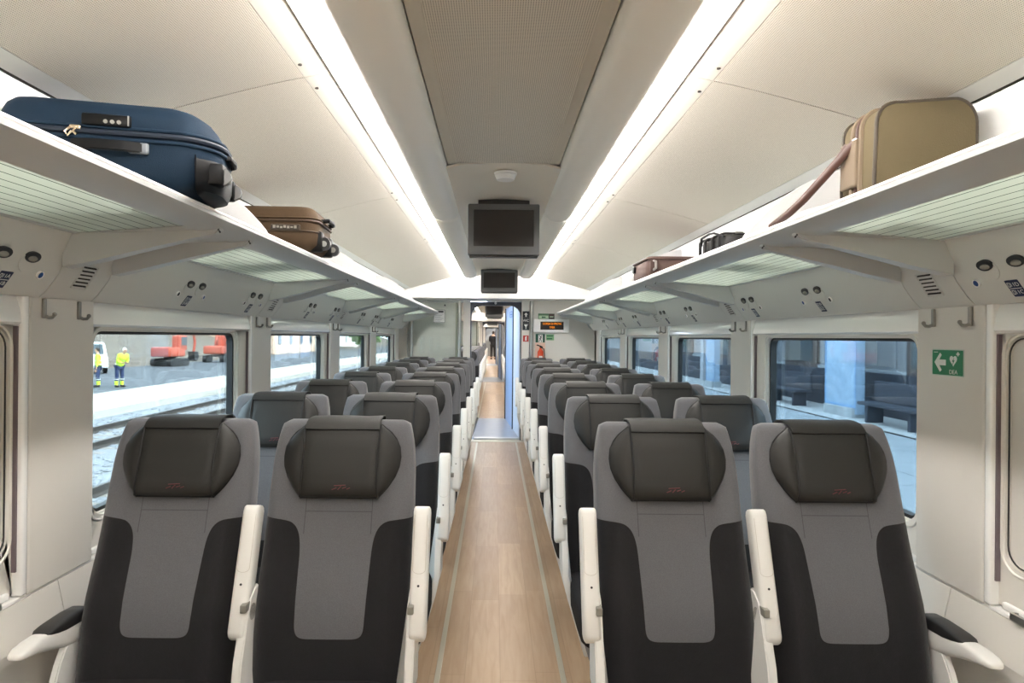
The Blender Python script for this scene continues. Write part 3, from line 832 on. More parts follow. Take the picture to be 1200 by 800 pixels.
bm = new(); box(bm, -.075, .075, -.13, 0, -.02, -.001, .004); obj('tray', bm, mat('pale_pink_tray', (228, 196, 178), .5), t)
bm = new(); box(bm, -.072, .072, -.012, 0, 0, .36, .003); obj('back_plate', bm, mat('pale_pink_tray', (228, 196, 178), .5), t)

# ------------------------------------------------------------------ vestibule and the following carriages
bm = new(); box(bm, -.40, .40, YE-.16, YE+.02, -.02, .006, .003); struct('trim_31', bm, ALU)
bm = new(); box(bm, -.33, .33, YE+.02, YE+.12, -.01, .03, .006); struct('trim_32', bm, mat('threshold_steel', (205, 206, 206), .3, metal=.6))
bm = new(); prism(bm, [(YE+.1, .02), (YE+2.5, .0), (YE+2.5, -.06), (YE+.1, -.06)], -1.45, 1.45, 'x'); struct('floor_vestibule', bm, GREYFLOOR)
for s in (-1, 1):
    w = sempty('wall_vestibule_%s' % ('left' if s < 0 else 'right'))
    for (a, b, c, d) in ((YE, YE+.5, 0, 2.1), (YE+1.7, YE+2.5, 0, 2.1), (YE+.5, YE+1.7, 0, .7), (YE+.5, YE+1.7, 1.9, 2.1)):
        bm = new(); box(bm, min(s*1.4, s*1.46), max(s*1.4, s*1.46), a, b, c, d); struct('panel', bm, WHITE, w)
    bm = new(); box(bm, s*1.43-.003, s*1.43+.003, YE+.5, YE+1.7, .7, 1.9); struct('pane', bm, GLASS_L, w)
bm = new(); box(bm, -1.45, 1.45, YE+.12, YE+2.5, 2.10, 2.16); struct('ceiling_vestibule', bm, WHITE)
t = thing('ceiling_light', 'added cool white fill lamp brightening the passage behind the doorway', 'ceiling light', (-.35, YE+1.25, 2.10))  # added fill lamp, put in to brighten the door leaf
bm = new(); box(bm, -.2, .2, -.9, .9, -.02, 0, .004); obj('housing', bm, WHITE2, t)
bm = new(); box(bm, -.17, .17, -.86, .86, -.026, -.019); obj('diffuser', bm, emit('cool_fill_glow', (214, 230, 255), 9.0), t)
# dark rubber edge strips at the sides of the ramp
for i, s in enumerate((-1, 1)):
    bm = new(); tube(bm, [(s*.40, YE+.0, .02), (s*.37, YE+.25, .03), (s*.36, YE+.9, .012), (s*.34, YE+2.4, .01)], .018, 8); struct('trim_%d' % (33+i), bm, BLACK, smooth=True)

LIGHTB = emit('next_light_diffuser', (255, 251, 246), 22.0)
def carriage(y0, y1, dx, idx):
    nm = ('next', 'third', 'fourth')[idx]
    bm = new(); box(bm, -1.45+dx, 1.45+dx, y0, y1, -.06, 0); struct('floor_%s' % nm, bm, FLOORM)
    for s in (-1, 1):
        bm = new(); box(bm, s*.2735-.012+dx, s*.2735+.012+dx, y0, y1-.2, 0, .004); struct('trim_%d' % (40+2*idx+(s > 0)), bm, ALU)
    c = sempty('ceiling_%s' % nm)
    for s in (-1, 1):
        bm = new(); prism(bm, [(px+dx, pz) for px, pz in ribbon([(s*.556, zc(.82)), (s*1.25, zc(.648)), (s*1.30, zc(.3)), (s*1.38, zc(.1)), (s*1.38, 0)], .02*s)], y0, y1); struct('side_sheet', bm, WHITE, c)
        bm = new(); box(bm, s*.51-.05+dx, s*.51+.05+dx, y0, y1-.46, zc(.826), zc(.834)); struct('light_diffuser', bm, LIGHTB, c)
        b = beam(y0, y1-.75, s, .9)
        for v in b.verts: v.co.x += dx
        struct('ceiling_beam', b, BEAM, c, smooth=True, angle=60)
    bm = new(); box(bm, -.29+dx, .29+dx, y0, y1, zc(.86), zc(.88)); struct('centre_sheet', bm, SMOOTHC2, c)
    bm = new(); box(bm, -1.42+dx, 1.42+dx, y0-.02, y0, 2.1, 2.56); struct('header', bm, WHITE, c)
YB0, YB1, DB = YE+2.5, 21.2, -.06
YC0, YC1, DC = 23.7, 33.2, -.15
YD0, YD1, DD = 35.7, 50.0, -.25
carriage(YB0, YB1, DB, 0); end_wall(YB1, DB, 1)
carriage(YC0, YC1, DC, 1); end_wall(YC1, DC, 2)
carriage(YD0, YD1, DD, 2)
for a, b, dx, q in ((YB1+.1, YC0, DB, 'second'), (YC1+.1, YD0, DC, 'third')):
    bm = new(); box(bm, -1.45, 1.4, a, b, -.06, .0); struct('floor_vestibule_%s' % q, bm, GREYFLOOR)
    bm = new(); box(bm, -1.45, 1.4, a, b, 2.1, 2.16); struct('ceiling_vestibule_%s' % q, bm, WHITE)
    bm = new(); box(bm, -1.46, -1.40, a, b, 0, 2.1); box(bm, 1.36, 1.42, a, b, 0, 2.1); struct('wall_vestibule_%s' % q, bm, WHITE)
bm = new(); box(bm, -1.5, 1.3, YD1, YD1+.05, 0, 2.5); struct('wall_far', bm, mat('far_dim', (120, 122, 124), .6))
monitor(YB0+4.5, .46, 2.0, 2.31, 'dark ceiling monitor seen through the doorway in the next carriage, upper one', DB)
monitor(YB1-1.1, .46, 2.07, 2.33, 'dark ceiling monitor seen through the doorway in the next carriage, lower one', DB)
monitor(YC0+4.5, .46, 2.0, 2.31, 'tiny dark ceiling monitor two carriages away down the corridor', DC)
t = flat_sign('pictogram_sign', 'tiny black pictogram sign far away inside the next carriage', .405, 1.72, .098, .27, SIGNB, YB1-.061, dx=DB)
t = flat_sign('fire_sign', 'tiny red sign far away inside the next carriage', .405, 1.465, .078, .088, SIGNR, YB1-.061, dx=DB)

# ------------------------------------------------------------------ seats
SL = .297
def yf(z): return (z-.47)*SL + .02*math.exp(-((z-.66)/.12)**2)*-1     # front face of the backrest (lumbar bulge)
HW = [(.40, .226), (.47, .236), (.9, .233), (1.05, .231), (1.12, .225), (1.17, .215), (1.19, .209), (1.2, .198)]
def build_seat_parts():
    parts = {}
    bm = new(); rings = []
    zs = [.40, .44, .5, .56, .62, .68, .74, .8, .86, .92, .98, 1.02, 1.06, 1.10, 1.13, 1.155, 1.175, 1.188, 1.196, 1.200]
    for z in zs:
        hw = interp(HW, z); d = interp([(.4, .06), (.9, .052), (1.1, .042), (1.17, .036), (1.188, .030), (1.196, .02), (1.2, .008)], z)
        if z >= 1.19: hw -= interp([(1.19, 0), (1.2, .02)], z)*.6
        cy = yf(z)+interp([(.4, .06), (.9, .052), (1.1, .044), (1.2, .040)], z)
        def fn(u, s, z=z):
            if s >= -.2: return 0
            bol = max(0, abs(u)-.62)/.38
            return -.014*math.sin(min(1, bol)*PI)*interp([(.4, 1), (.9, 1), (1.0, .4), (1.2, 0)], z) - .006*(1-u*u)*interp([(.4, .3), (.6, 1), (.8, .2), (1.2, 0)], z)
        rings.append(superring(hw, d, 0, cy, z, 48, 6.0, fn))
    loft(bm, rings)
    parts['backrest'] = obj('backrest', bm, UPH, None, smooth=True, angle=60)
    # headrest pad
    bm = new(); rings = []
    WT = [(.965, .118), (.975, .130), (1.0, .152), (1.03, .172), (1.06, .184), (1.09, .188), (1.12, .184), (1.145, .172), (1.165, .155), (1.18, .135), (1.192, .120)]
    for z in [.965, .968, .975, .985, 1.0, 1.02, 1.04, 1.06, 1.08, 1.1, 1.12, 1.14, 1.155, 1.17, 1.18, 1.188, 1.192]:
        w = interp(WT, z)
        b = interp([(.965, .004), (.975, .026), (1.0, .040), (1.06, .044), (1.14, .040), (1.18, .030), (1.192, .018)], z)
        pts = []
        N = 28
        for k in range(N+1):
            u = -1+2*k/N
            x = u*w
            # bulge over the centre, creased at the piping, falling away on the wings
            ax = abs(x)
            prof = 1-.10*(ax/.118)**2 if ax < .117 else .86*max(0, 1-((ax-.117)/max(1e-4, w-.117+.004))**2.4)
            if abs(ax-.117) < .006: prof -= .12
            pts.append((x, yf(z)-b*prof-.002, z))
        back = [(p[0]*.96, yf(z)+.02, z) for p in pts[::-1]]
        rings.append(pts+back)
    loft(bm, rings)
    parts['headrest'] = obj('headrest', bm, LEATHER, None, smooth=True, angle=50)
    # piping: two verticals, the lower hem and the wing outline
    def hy(x, z):
        w = interp(WT, z); b = interp([(.965, .004), (.975, .026), (1.0, .040), (1.06, .044), (1.14, .040), (1.18, .030), (1.192, .018)], z)
        ax = abs(x)
        prof = 1-.10*(ax/.118)**2 if ax < .117 else .86*max(0, 1-((ax-.117)/max(1e-4, w-.117+.004))**2.4)
        return yf(z)-b*prof-.002
    zl = [.967, .975, .985, 1.0, 1.03, 1.06, 1.1, 1.14, 1.165, 1.18, 1.19]
    for s in (-1, 1):
        bm = new(); tube(bm, [(s*(.119+.004*math.sin((z-.97)/.22*PI)*-1+.003), hy(.112, z)-.0005, z) for z in zl], .0034, 8)
        parts['piping%d' % s] = obj('piping', bm, PIPE, None, smooth=True)
    bm = new()
    tube(bm, [(x, hy(x, .972)+.004, .9695) for x in [-.12+.24*i/16 for i in range(17)]], .0035, 6)
    for s in (-1, 1):
        tube(bm, [(s*interp(WT, z)*.995, yf(z)-.003, z) for z in [.967, .98, 1.0, 1.03, 1.06, 1.09, 1.12, 1.145, 1.165, 1.18, 1.19]], .0028, 6)
    tube(bm, [(x, hy(x, 1.178)-.001, 1.178) for x in [-.118+.236*i/16 for i in range(17)]], .0026, 6)
    parts['hem'] = obj('hem', bm, PIPE, None, smooth=True)
    # flap folded over the top
    bm = new(); rings = []
    prof = [(yf(1.178)-.033, 1.180), (yf(1.19)-.024, 1.193), (yf(1.2)-.006, 1.203), (yf(1.2)+.03, 1.2065), (yf(1.2)+.07, 1.2045), (yf(1.2)+.088, 1.195), (yf(1.2)+.092, 1.15), (yf(1.2)+.096, 1.15), (yf(1.2)+.095, 1.199), (yf(1.2)+.072, 1.2095), (yf(1.2)+.03, 1.2115), (yf(1.2)-.009, 1.208), (yf(1.19)-.028, 1.197), (yf(1.178)-.037, 1.180)]
    for x in (-.119, -.06, 0, .06, .119):
        rings.append([(x, p[0], p[1]+.0015*math.sin(x*40+i)) for i, p in enumerate(prof)])
    loft(bm, rings)
    parts['top_flap'] = obj('top_flap', bm, LEATHER, None, smooth=True, angle=60)
    # small red embroidery
    bm = new()
    for i, (a, b) in enumerate((((-.026, .998), (-.012, 1.004)), ((-.008, .998), (.002, 1.008)), ((.006, 1.002), (.018, 1.006)), ((.02, 1.0), (.03, 1.004)), ((-.02, 1.01), (.016, 1.012)))):
        tube(bm, [(a[0]+.008, hy(a[0], a[1])-.0006, a[1]), (b[0]+.008, hy(b[0], b[1])-.0006, b[1])], .0016, 6)
    parts['logo'] = obj('embroidered_logo', bm, mat('embroidery_red', (98, 46, 52), .8), None)
    # cushion
    bm = new(); rings = []
    for y, zt_, zb, hw in ((.03, .455, .33, .22), (.0, .465, .32, .228), (-.1, .468, .315, .232), (-.3, .475, .315, .234), (-.42, .478, .325, .234), (-.47, .468, .34, .228), (-.495, .44, .36, .215), (-.502, .41, .38, .20)):
        cz = (zt_+zb)/2; hz = (zt_-zb)/2; r = []
        for k in range(40):
            a = 2*PI*k/40; c, s_ = math.cos(a), math.sin(a)
            r.append((math.copysign(abs(c)**.35, c)*hw, y, cz+math.copysign(abs(s_)**.35, s_)*hz))
        rings.append(r)
    loft(bm, rings)
    parts['cushion'] = obj('seat_cushion', bm, DARKFAB, None, smooth=True, angle=60)
    # under-frame and legs
    bm = new(); box(bm, -.2, .2, -.42, .03, .27, .325, .01); box(bm, -.18, .18, .0, .05, .27, .42, .006); parts['under_frame'] = obj('under_frame', bm, GREYPL, None)
    bm = new(); box(bm, -.035, .035, -.34, -.02, .03, .275, .008); box(bm, -.05, .05, -.42, .04, 0, .03, .006); parts['pedestal'] = obj('pedestal', bm, GREYPL, None)
    # back shell
    bm = new(); rings = []
    for z in (.42, .5, .7, .9, 1.05, 1.13, 1.16):
        hw = interp(HW, z)-.012; cy = yf(z)+interp([(.4, .125), (.9, .11), (1.1, .09), (1.2, .085)], z)
        rings.append(superring(hw, .008, 0, cy, z, 24, 6))
    loft(bm, rings); parts['shell'] = obj('back_shell', bm, mat('shell_grey', (178, 176, 172), .45), None, smooth=True, angle=60)
    return parts
def arm_up(sx, full=True):
    """folded-up armrest beside the backrest at local x = sx"""
    out = []
    rings = []
    A = Vector((0, -.012, .585)); B = Vector((0, .112, .948))
    d = (B-A).normalized(); nrm = Vector((0, -d.z, d.y))
    L = (B-A).length
    for t, k in ((0, .25), (.012, .62), (.03, .86), (.06, 1), (.3, 1), (.6, 1), (.86, 1), (.955, 1), (.985, .88), (1, .6)):
        c = A+d*L*t
        hw, hd = .0265*(.6+.4*k), .030*k*(1.0 if t > .5 else 1.05)
        r = []
        for q in range(24):
            a = 2*PI*q/24; cc, ss = math.cos(a), math.sin(a)
            r.append(tuple(c+Vector((sx+math.copysign(abs(cc)**.5, cc)*hw, 0, 0))+nrm*math.copysign(abs(ss)**.5, ss)*hd))
        rings.append(r)
    bm = new(); loft(bm, rings); arm = obj('armrest', bm, ARMW, None, smooth=True, angle=50)
    M = Matrix.Translation(A+d*L*.30+nrm*.031)
    bm = new(); cyl(bm, A+d*L*.40+nrm*.029+Vector((sx, 0, 0)), A+d*L*.40+nrm*.033+Vector((sx, 0, 0)), .0035, 10)
    sc = obj('screw', bm, DARKPL, None); sc.parent = arm
    bm = new()       # moulded cap outline on the armrest
    pts = []
    for i in range(13):
        a = PI+PI*i/12; pts.append(A+d*(L*.52+.012*math.sin(a))+nrm*.0305+Vector((sx+.019*math.cos(a), 0, 0)))
    pts = [A+d*L*.93+nrm*.0305+Vector((sx-.019, 0, 0))]+pts+[A+d*L*.93+nrm*.0305+Vector((sx+.019, 0, 0))]
    tube(bm, pts, .0007, 5); ln = obj('moulding_line', bm, mat('soft_line', (196, 190, 180), .5), None); ln.parent = arm
    # hinge
    sd = 1 if sx < 0 else -1
    bm = new(); cyl(bm, (sx+sd*.016, .024, .655), (sx+sd*.030, .024, .655), .024, 20); box(bm, min(sx+sd*.010, sx+sd*.028), max(sx+sd*.010, sx+sd*.028), -.026, .03, .668, .692, .003)
    hg = obj('armrest_hinge', bm, mat('hinge_grey', (134, 131, 122), .5), None, smooth=True)
    # white side frame going down to the floor, forward
    bm = new()
    pl = [(.045, .72), (.01, .70), (-.012, .66), (-.03, .60), (-.06, .54), (-.075, .46), (-.10, .38), (-.115, .25), (-.12, .14), (-.05, .14), (-.03, .25), (.02, .36), (.05, .45), (.065, .55), (.085, .66), (.075, .72)]
    x0, x1 = min(sx+sd*.004, sx+sd*.030), max(sx+sd*.004, sx+sd*.030)
    prism(bm, pl, x0, x1, 'x')
    bmesh.ops.bevel(bm, geom=bm.edges[:], offset=.004, segments=2, affect='EDGES')
    for v in bm.verts: v.co.x += sd*max(0, .44-v.co.z)*.30
    fr = obj('side_frame', bm, ARMW, None, smooth=True, angle=50)
    return [arm, hg, fr]
def arm_down(sx):
    bm = new(); rings = []
    # white body with upturned rounded nose, along y
    for y, zt_, zb, hw in ((.12, .62, .55, .020), (.08, .628, .540, .026), (.0, .632, .555, .028), (-.06, .634, .575, .029), (-.10, .636, .588, .029), (-.135, .635, .598, .029), (-.165, .631, .604, .027), (-.185, .625, .607, .021), (-.193, .618, .611, .012)):
        cz = (zt_+zb)/2; hz = (zt_-zb)/2; r = []
        for k in range(24):
            a = 2*PI*k/24; c, s_ = math.cos(a), math.sin(a)
            r.append((sx+math.copysign(abs(c)**.55, c)*hw, y, cz+math.copysign(abs(s_)**.55, s_)*hz))
        rings.append(r)
    loft(bm, rings); arm = obj('armrest', bm, ARMW, None, smooth=True, angle=60)
    bm = new(); rings = []
    for y, zt_, zb, hw in ((.085, .635, .60, .022), (.075, .645, .602, .028), (.03, .648, .606, .0305), (-.02, .647, .610, .0305), (-.055, .645, .618, .0305), (-.080, .641, .626, .028), (-.092, .636, .630, .022)):
        cz = (zt_+zb)/2; hz = (zt_-zb)/2; r = []
        for k in range(24):
            a = 2*PI*k/24; c, s_ = math.cos(a), math.sin(a)
            r.append((sx+math.copysign(abs(c)**.5, c)*hw, y, cz+math.copysign(abs(s_)**.5, s_)*hz))
        rings.append(r)
    loft(bm, rings); pad = obj('armrest_pad', bm, DARKPL, None, smooth=True, angle=60); pad.parent = arm
    sd = 1 if sx < 0 else -1
    bm = new()
    pl = [(.06, .62), (-.0, .58), (-.04, .52), (-.075, .44), (-.10, .3), (-.12, .0), (-.03, .0), (-.02, .2), (.03, .40), (.08, .55), (.10, .62)]
    prism(bm, pl, min(sx+sd*.0, sx+sd*.022), max(sx+sd*.0, sx+sd*.022), 'x')
    bmesh.ops.bevel(bm, geom=bm.edges[:], offset=.004, segments=2, affect='EDGES')
    fr = obj('side_frame', bm, ARMW, None, smooth=True, angle=50)
    return [arm, fr]

def make_seat(kind, s):
    """kind aisle|window, s -1 left of the aisle, +1 right"""
    root = bpy.data.objects.new('train_seat', None); C.objects.link(root); root.empty_display_size = .1
    P = base
    for key in ('backrest', 'headrest', 'cushion', 'under_frame', 'pedestal', 'shell'):
        c = P[key].copy(); C.objects.link(c); c.parent = root
        if key == 'headrest':
            for q in ('piping-1', 'piping1', 'hem', 'top_flap', 'logo'):
                d = P[q].copy(); C.objects.link(d); d.parent = c
    if kind == 'aisle':
        for sx in (-s*.268+0, s*.258):
            for o in arm_up(sx): o.parent = root
    else:
        for o in arm_down(s*.262): o.parent = root
    return root
base = build_seat_parts()
protos = {(k, s): make_seat(k, s) for k in ('aisle', 'window') for s in (-1, 1)}
for o in base.values(): bpy.data.objects.remove(o)
used = set()
def place_seat(kind, s, x, y, label, group):
    key = (kind, s)
    if key in used: r = dup(protos[key])
    else: r = protos[key]; used.add(key)
    r.location = (x, y, 0)
    tag(r, label, 'seat', group)
    return r
RP = .916; RY = 1.89
ROWN = ['nearest row', 'second row', 'third row', 'fourth row', 'fifth row', 'sixth row', 'seventh row', 'last row']
for r in range(8):
    for s in (-1, 1):
        sd = 'left' if s < 0 else 'right'
        place_seat('window', s, s*1.045, RY+RP*r, 'grey and charcoal train seat by the %s windows in the %s' % (sd, ROWN[r]), 'two-tone seats of the near carriage')
        place_seat('aisle', s, s*.525, RY+RP*r, 'grey and charcoal seat %s of the aisle, armrests up, %s' % (sd, ROWN[r]), 'two-tone seats of the near carriage')
for r in range(8):
    y = YB0+1.0+RP*1.05*r
    place_seat('aisle', -1, DB-.525, y, 'dark seat beyond the doorway, left of the aisle, %s of eight' % ORD[r], 'seats in the next carriage')
    place_seat('aisle', 1, DB+.525, y, 'dark seat beyond the doorway, right of the aisle, %s of eight' % ORD[r], 'seats in the next carriage')
    place_seat('window', -1, DB-1.045, y, 'dark train seat past the doorway, by the left wall, %s of eight' % ORD[r], 'seats in the next carriage')
for r in range(7):
    y = YC0+1.2+RP*1.1*r
    for s in (-1, 1):
        place_seat('aisle', s, DC+s*.525, y, 'tiny train seat two carriages away, %s of the aisle, %s of seven' % ('left' if s < 0 else 'right', ORD[r]), 'seats two carriages away')
bpy.data.objects.remove(protos[('window', 1)]) if ('window', 1) not in used else None

# ------------------------------------------------------------------ luggage
def rbox_ring(hx, hz, r, n=6):
    p = rrect(-hx, hx, -hz, hz, r, n); return p
def soft_case(name, w, h, d, r, m, parent, puff=.012):
    """w along x, h along z, d along y; rounded in the xz outline and softly rounded front/back"""
    bm = new(); rings = []
    for y, k in ((-d/2, .86), (-d/2+.008, .93), (-d/2+.022, .975), (-d/2+.05, 1), (0, 1.0), (d/2-.05, 1), (d/2-.022, .975), (d/2-.008, .93), (d/2, .86)):
        hx, hz = w/2-(1-k)*.22*1, h/2-(1-k)*.22
        rings.append([(px, y+0*puff, pz) for px, pz in rrect(-hx, hx, -hz, hz, max(.01, r-(1-k)*.22), 7)])
    loft(bm, rings)
    return obj(name, bm, m, parent, smooth=True, angle=50)

BLUEC = mat('navy_nylon', (13, 35, 53), .75, bump=.4, bscale=500, spec=.25, var=.12, vscale=20)
BLUEC2 = mat('navy_nylon_side', (16, 38, 56), .75, bump=.3, bscale=500, spec=.25)
BLKC = mat('black_case_plastic', (5, 5, 6), .5, spec=.2)
CHROME = mat('zip_metal', (214, 196, 170), .25, metal=.9)
# blue suitcase: lies flat on the left rack, its wheel end toward the aisle.
# local: x = long axis of the case (wheel end at +x), y = depth (away from camera), z = up
W, T, D = .505, .226, .30
t = thing('blue_suitcase', 'navy blue soft suitcase lying on the left luggage rack, wheels toward the aisle', 'suitcase', (-1.040, 1.745, zc(.366)), math.radians(14))
bm = new(); rings = []
def case_outline(hx, z0, z1, r, n=8): return rrect(-hx, hx, z0, z1, r, n)
# plan shape (x,y) rounded rectangle lofted in z: big radius on the vertical corners at the wheel end
def plan(hx, hy, r, n=10): return rrect(-hx, hx, -hy, hy, r, n)
def plan_a(hx, hy, rr, rl=.035, n=10):
    p = []
    for cx, cy, a0, r in ((hx-rr, hy-rr, 0, rr), (-hx+rl, hy-rl, 90, rl), (-hx+rl, -hy+rl, 180, rl), (hx-rr, -hy+rr, 270, rr)):
        for i in range(n+1):
            a = math.radians(a0+90*i/n); p.append((cx+r*math.cos(a), cy+r*math.sin(a)))
    return p
for z, ins, ex in ((.0, .045, .06), (.006, .028, .045), (.018, .012, .03), (.04, .003, .012), (.07, .0, 0), (T*.5, -.003, 0), (T*.6, -.002, .004), (T-.07, .001, .006), (T-.045, .005, .014), (T-.025, .012, .026), (T-.010, .024, .045), (T-.002, .042, .068), (T, .065, .09)):
    rings.append([(px-ex*max(0, px/(W/2))**3, py, z) for px, py in plan_a(W/2-ins, D/2-ins, .11-ins*.4)])
loft(bm, rings); body = obj('body', bm, BLUEC, t, smooth=True, angle=50)
# welts and zip band all round
def around(z, off, r, m, name, par, flat=1.0):
    bm = new(); tube(bm, [(px, py, z) for px, py in plan_a(W/2+off, D/2+off, .11)], r, 8, flat, closed=True); return obj(name, bm, m, par, smooth=True)
around(T*.53, .004, .005, BLUEC2, 'welt', t)
around(T*.60, .004, .0075, mat('zip_tape', (18, 30, 46), .6), 'zipper', t)
around(T*.66, .001, .005, BLUEC2, 'welt', t)
# side carry handle on the face toward the camera
yF = -D/2
bm = new()
hp = [(-.085, yF-.004, .100), (-.075, yF-.014, .100), (-.03, yF-.024, .100), (.03, yF-.024, .100), (.075, yF-.014, .100), (.09, yF-.004, .100)]
rings = []
for p in hp: rings.append([(p[0], p[1]-.004, p[2]-.013), (p[0], p[1]-.004, p[2]+.013), (p[0], p[1]+.004, p[2]+.013), (p[0], p[1]+.004, p[2]-.013)])
loft(bm, rings); bmesh.ops.bevel(bm, geom=bm.edges[:], offset=.003, segments=2, affect='EDGES'); hd = obj('carry_handle', bm, BLKC, t, smooth=True)
bm = new(); box(bm, .045, .092, yF-.016, yF-.002, .086, .114, .005); obj('handle_clip', bm, mat('clip_grey', (120, 124, 130), .3), hd)
# combination lock
bm = new(); box(bm, -.06, .05, yF-.012, yF+.004, .150, .180, .005); lk = obj('lock', bm, BLKC, t, smooth=True)
bm = new()
for q in range(3): cyl(bm, (-.005+q*.015, yF-.015, .160), (-.005+q*.015, yF-.011, .160), .005, 12)
box(bm, .044, .047, yF-.014, yF-.011, .153, .178)
obj('lock_dial', bm, STEEL, lk)
bm = new(); box(bm, -.085, -.06, yF-.014, yF-.004, .136, .147, .003); tube(bm, [(-.083, yF-.012, .140), (-.093, yF-.016, .127), (-.087, yF-.016, .117), (-.079, yF-.014, .130)], .0035, 8); tube(bm, [(-.07, yF-.012, .14), (-.075, yF-.018, .128), (-.067, yF-.018, .121)], .003, 8)
obj('zip_pull', bm, CHROME, t, smooth=True)
# wheel end (x = +W/2)
bm = new(); rings = []
for z, o_ in ((.003, -.03), (.012, -.004), (.04, .005), (.085, .006), (.10, .001)):
    pp = [(px, py, z) for px, py in plan_a(W/2+o_, D/2+o_-.004, .11) ]
    rings.append([(max(p[0], W/2-.055), p[1], p[2]) for p in pp])
loft(bm, rings); obj('wheel_base', bm, BLKC, t, smooth=True, angle=40)
for yy in (-.095, .095):
    bm = new(); box(bm, W/2-.05, W/2+.008, yy-.024, yy+.024, .03, .088, .008); h1 = obj('wheel_housing', bm, BLKC, t, smooth=True)
    bm = new(); cyl(bm, (W/2+.004, yy-.011, .055), (W/2+.004, yy+.011, .055), .022, 20); obj('wheel', bm, GREYPL, h1, smooth=True)
bm = new(); tube(bm, [(W/2-.01, -.05, .115), (W/2+.012, -.045, .118), (W/2+.018, 0, .118), (W/2+.012, .045, .118), (W/2-.01, .05, .115)], .008, 8); obj('foot_grip', bm, BLKC, t, smooth=True)

# brown suitcase farther along the left rack
BROWN = mat('brown_nylon', (70, 54, 37), .75, bump=.4, bscale=400, spec=.25, var=.12, vscale=20)
BROWN2 = mat('brown_trim', (60, 44, 28), .6)
W, T, D = .45, .205, .34
t = thing('brown_suitcase', 'brown soft suitcase with a small name plate on the left rack', 'suitcase', (-1.045, 2.93, zc(.366)), math.radians(3))
bm = new(); rings = []
for z, ins in ((.0, .04), (.012, .018), (.03, .004), (.07, .0), (T*.55, 0), (T-.05, .004), (T-.022, .016), (T-.006, .04), (T, .08)):
    rings.append([(px, py, z) for px, py in rrect(-W/2+ins, W/2-ins, -D/2+ins, D/2-ins, .06-ins*.3, 8)])
loft(bm, rings); obj('body', bm, BROWN, t, smooth=True, angle=50)
for z, r_, m_ in ((T*.64, .006, BROWN2), (T*.70, .004, BROWN), (T*.42, .0035, BROWN2)):
    bm = new(); tube(bm, [(px, py, z) for px, py in rrect(-W/2-.002, W/2+.002, -D/2-.002, D/2+.002, .06, 8)], r_, 8, closed=True); obj('zipper' if r_ > .005 else 'welt', bm, m_, t, smooth=True)
bm = new(); box(bm, .03, .155, -D/2-.008, -D/2+.004, .088, .114, .004); pl = obj('name_plate', bm, mat('plate_dark', (52, 42, 34), .4), t)
bm = new()
for q in range(7): box(bm, .040+q*.015, .050+q*.015, -D/2-.0105, -D/2-.0075, .096+.002*(q % 2), .108-.002*(q % 3)); 
obj('plate_lettering', bm, mat('plate_silver', (170, 166, 156), .3, metal=.7), pl)
for q, (yy, zz) in enumerate(((-.10, .04), (.10, .04))):
    bm = new(); box(bm, W/2-.04, W/2+.012, yy-.03, yy+.03, zz-.035, zz+.055, .01); h1 = obj('wheel_housing', bm, BLKC, t, smooth=True)
    bm = new(); cyl(bm, (W/2+.018, yy-.012, zz), (W/2+.018, yy+.012, zz), .028, 20); obj('wheel', bm, DARKPL, h1, smooth=True)
    bm = new(); cyl(bm, (W/2+.018, yy-.014, zz), (W/2+.018, yy+.014, zz), .013, 12); obj('wheel_hub', bm, STEEL, h1, smooth=True)
bm = new(); tube(bm, [(W/2-.01, -.07, .145), (W/2+.026, -.06, .15), (W/2+.032, 0, .15), (W/2+.026, .06, .15), (W/2-.01, .07, .145)], .010, 8); obj('end_handle', bm, BLKC, t, smooth=True)

# olive canvas bag on the right rack
OLIVE = mat('olive_canvas', (100, 89, 68), .85, bump=.5, bscale=350, spec=.15, var=.10, vscale=9)
OLIVE2 = mat('pale_canvas', (116, 100, 82), .8, bump=.3, bscale=350)
LBROWN = mat('brown_leather', (70, 42, 32), .5)
GTRIM = mat('grey_brown_piping', (66, 56, 46), .6)
t = thing('canvas_bag', 'olive canvas shoulder bag with brown leather straps on the right rack', 'bag', (1.095, 1.77, zc(.362)), math.radians(0))
W, T, D = .272, .272, .17
bm = new(); rings = []
def bag_outline(k, lean=0):
    o = []
    for px, pz in rrect(-W/2*k, W/2*k, T/2-T/2*k, T/2+T/2*k, .062*k, 8):
        x = px*(1.0-.05*(pz/T)) ; z = pz
        z -= .008*math.sin((px/W+.5)*PI*1.5)*(pz/T)
        o.append((x, z))
    return o
for y, k in ((-D/2, .955), (-D/2+.004, .985), (-D/2+.012, 1), (0, 1.005), (D/2-.012, 1), (D/2-.004, .985), (D/2, .955)):
    rings.append([(x, y-.006*math.sin(z*9), z) for x, z in bag_outline(k)])
loft(bm, rings); obj('body', bm, OLIVE, t, smooth=True, angle=50)
for yy in (-D/2+.006, D/2-.006):
    bm = new(); tube(bm, [(x, yy-.006*math.sin(z*9), z) for x, z in bag_outline(1.005)], .005, 8, closed=True); obj('piping', bm, GTRIM, t, smooth=True)
bm = new(); tube(bm, [(x, -.02, z) for x, z in bag_outline(1.012)], .008, 8, closed=True); tube(bm, [(x, .02, z) for x, z in bag_outline(1.012)], .008, 8, closed=True); obj('gusset_band', bm, OLIVE2, t, smooth=True)
bm = new(); tube(bm, [(x, 0, z) for x, z in bag_outline(1.012)], .006, 8, closed=True); obj('zipper', bm, LBROWN, t, smooth=True)
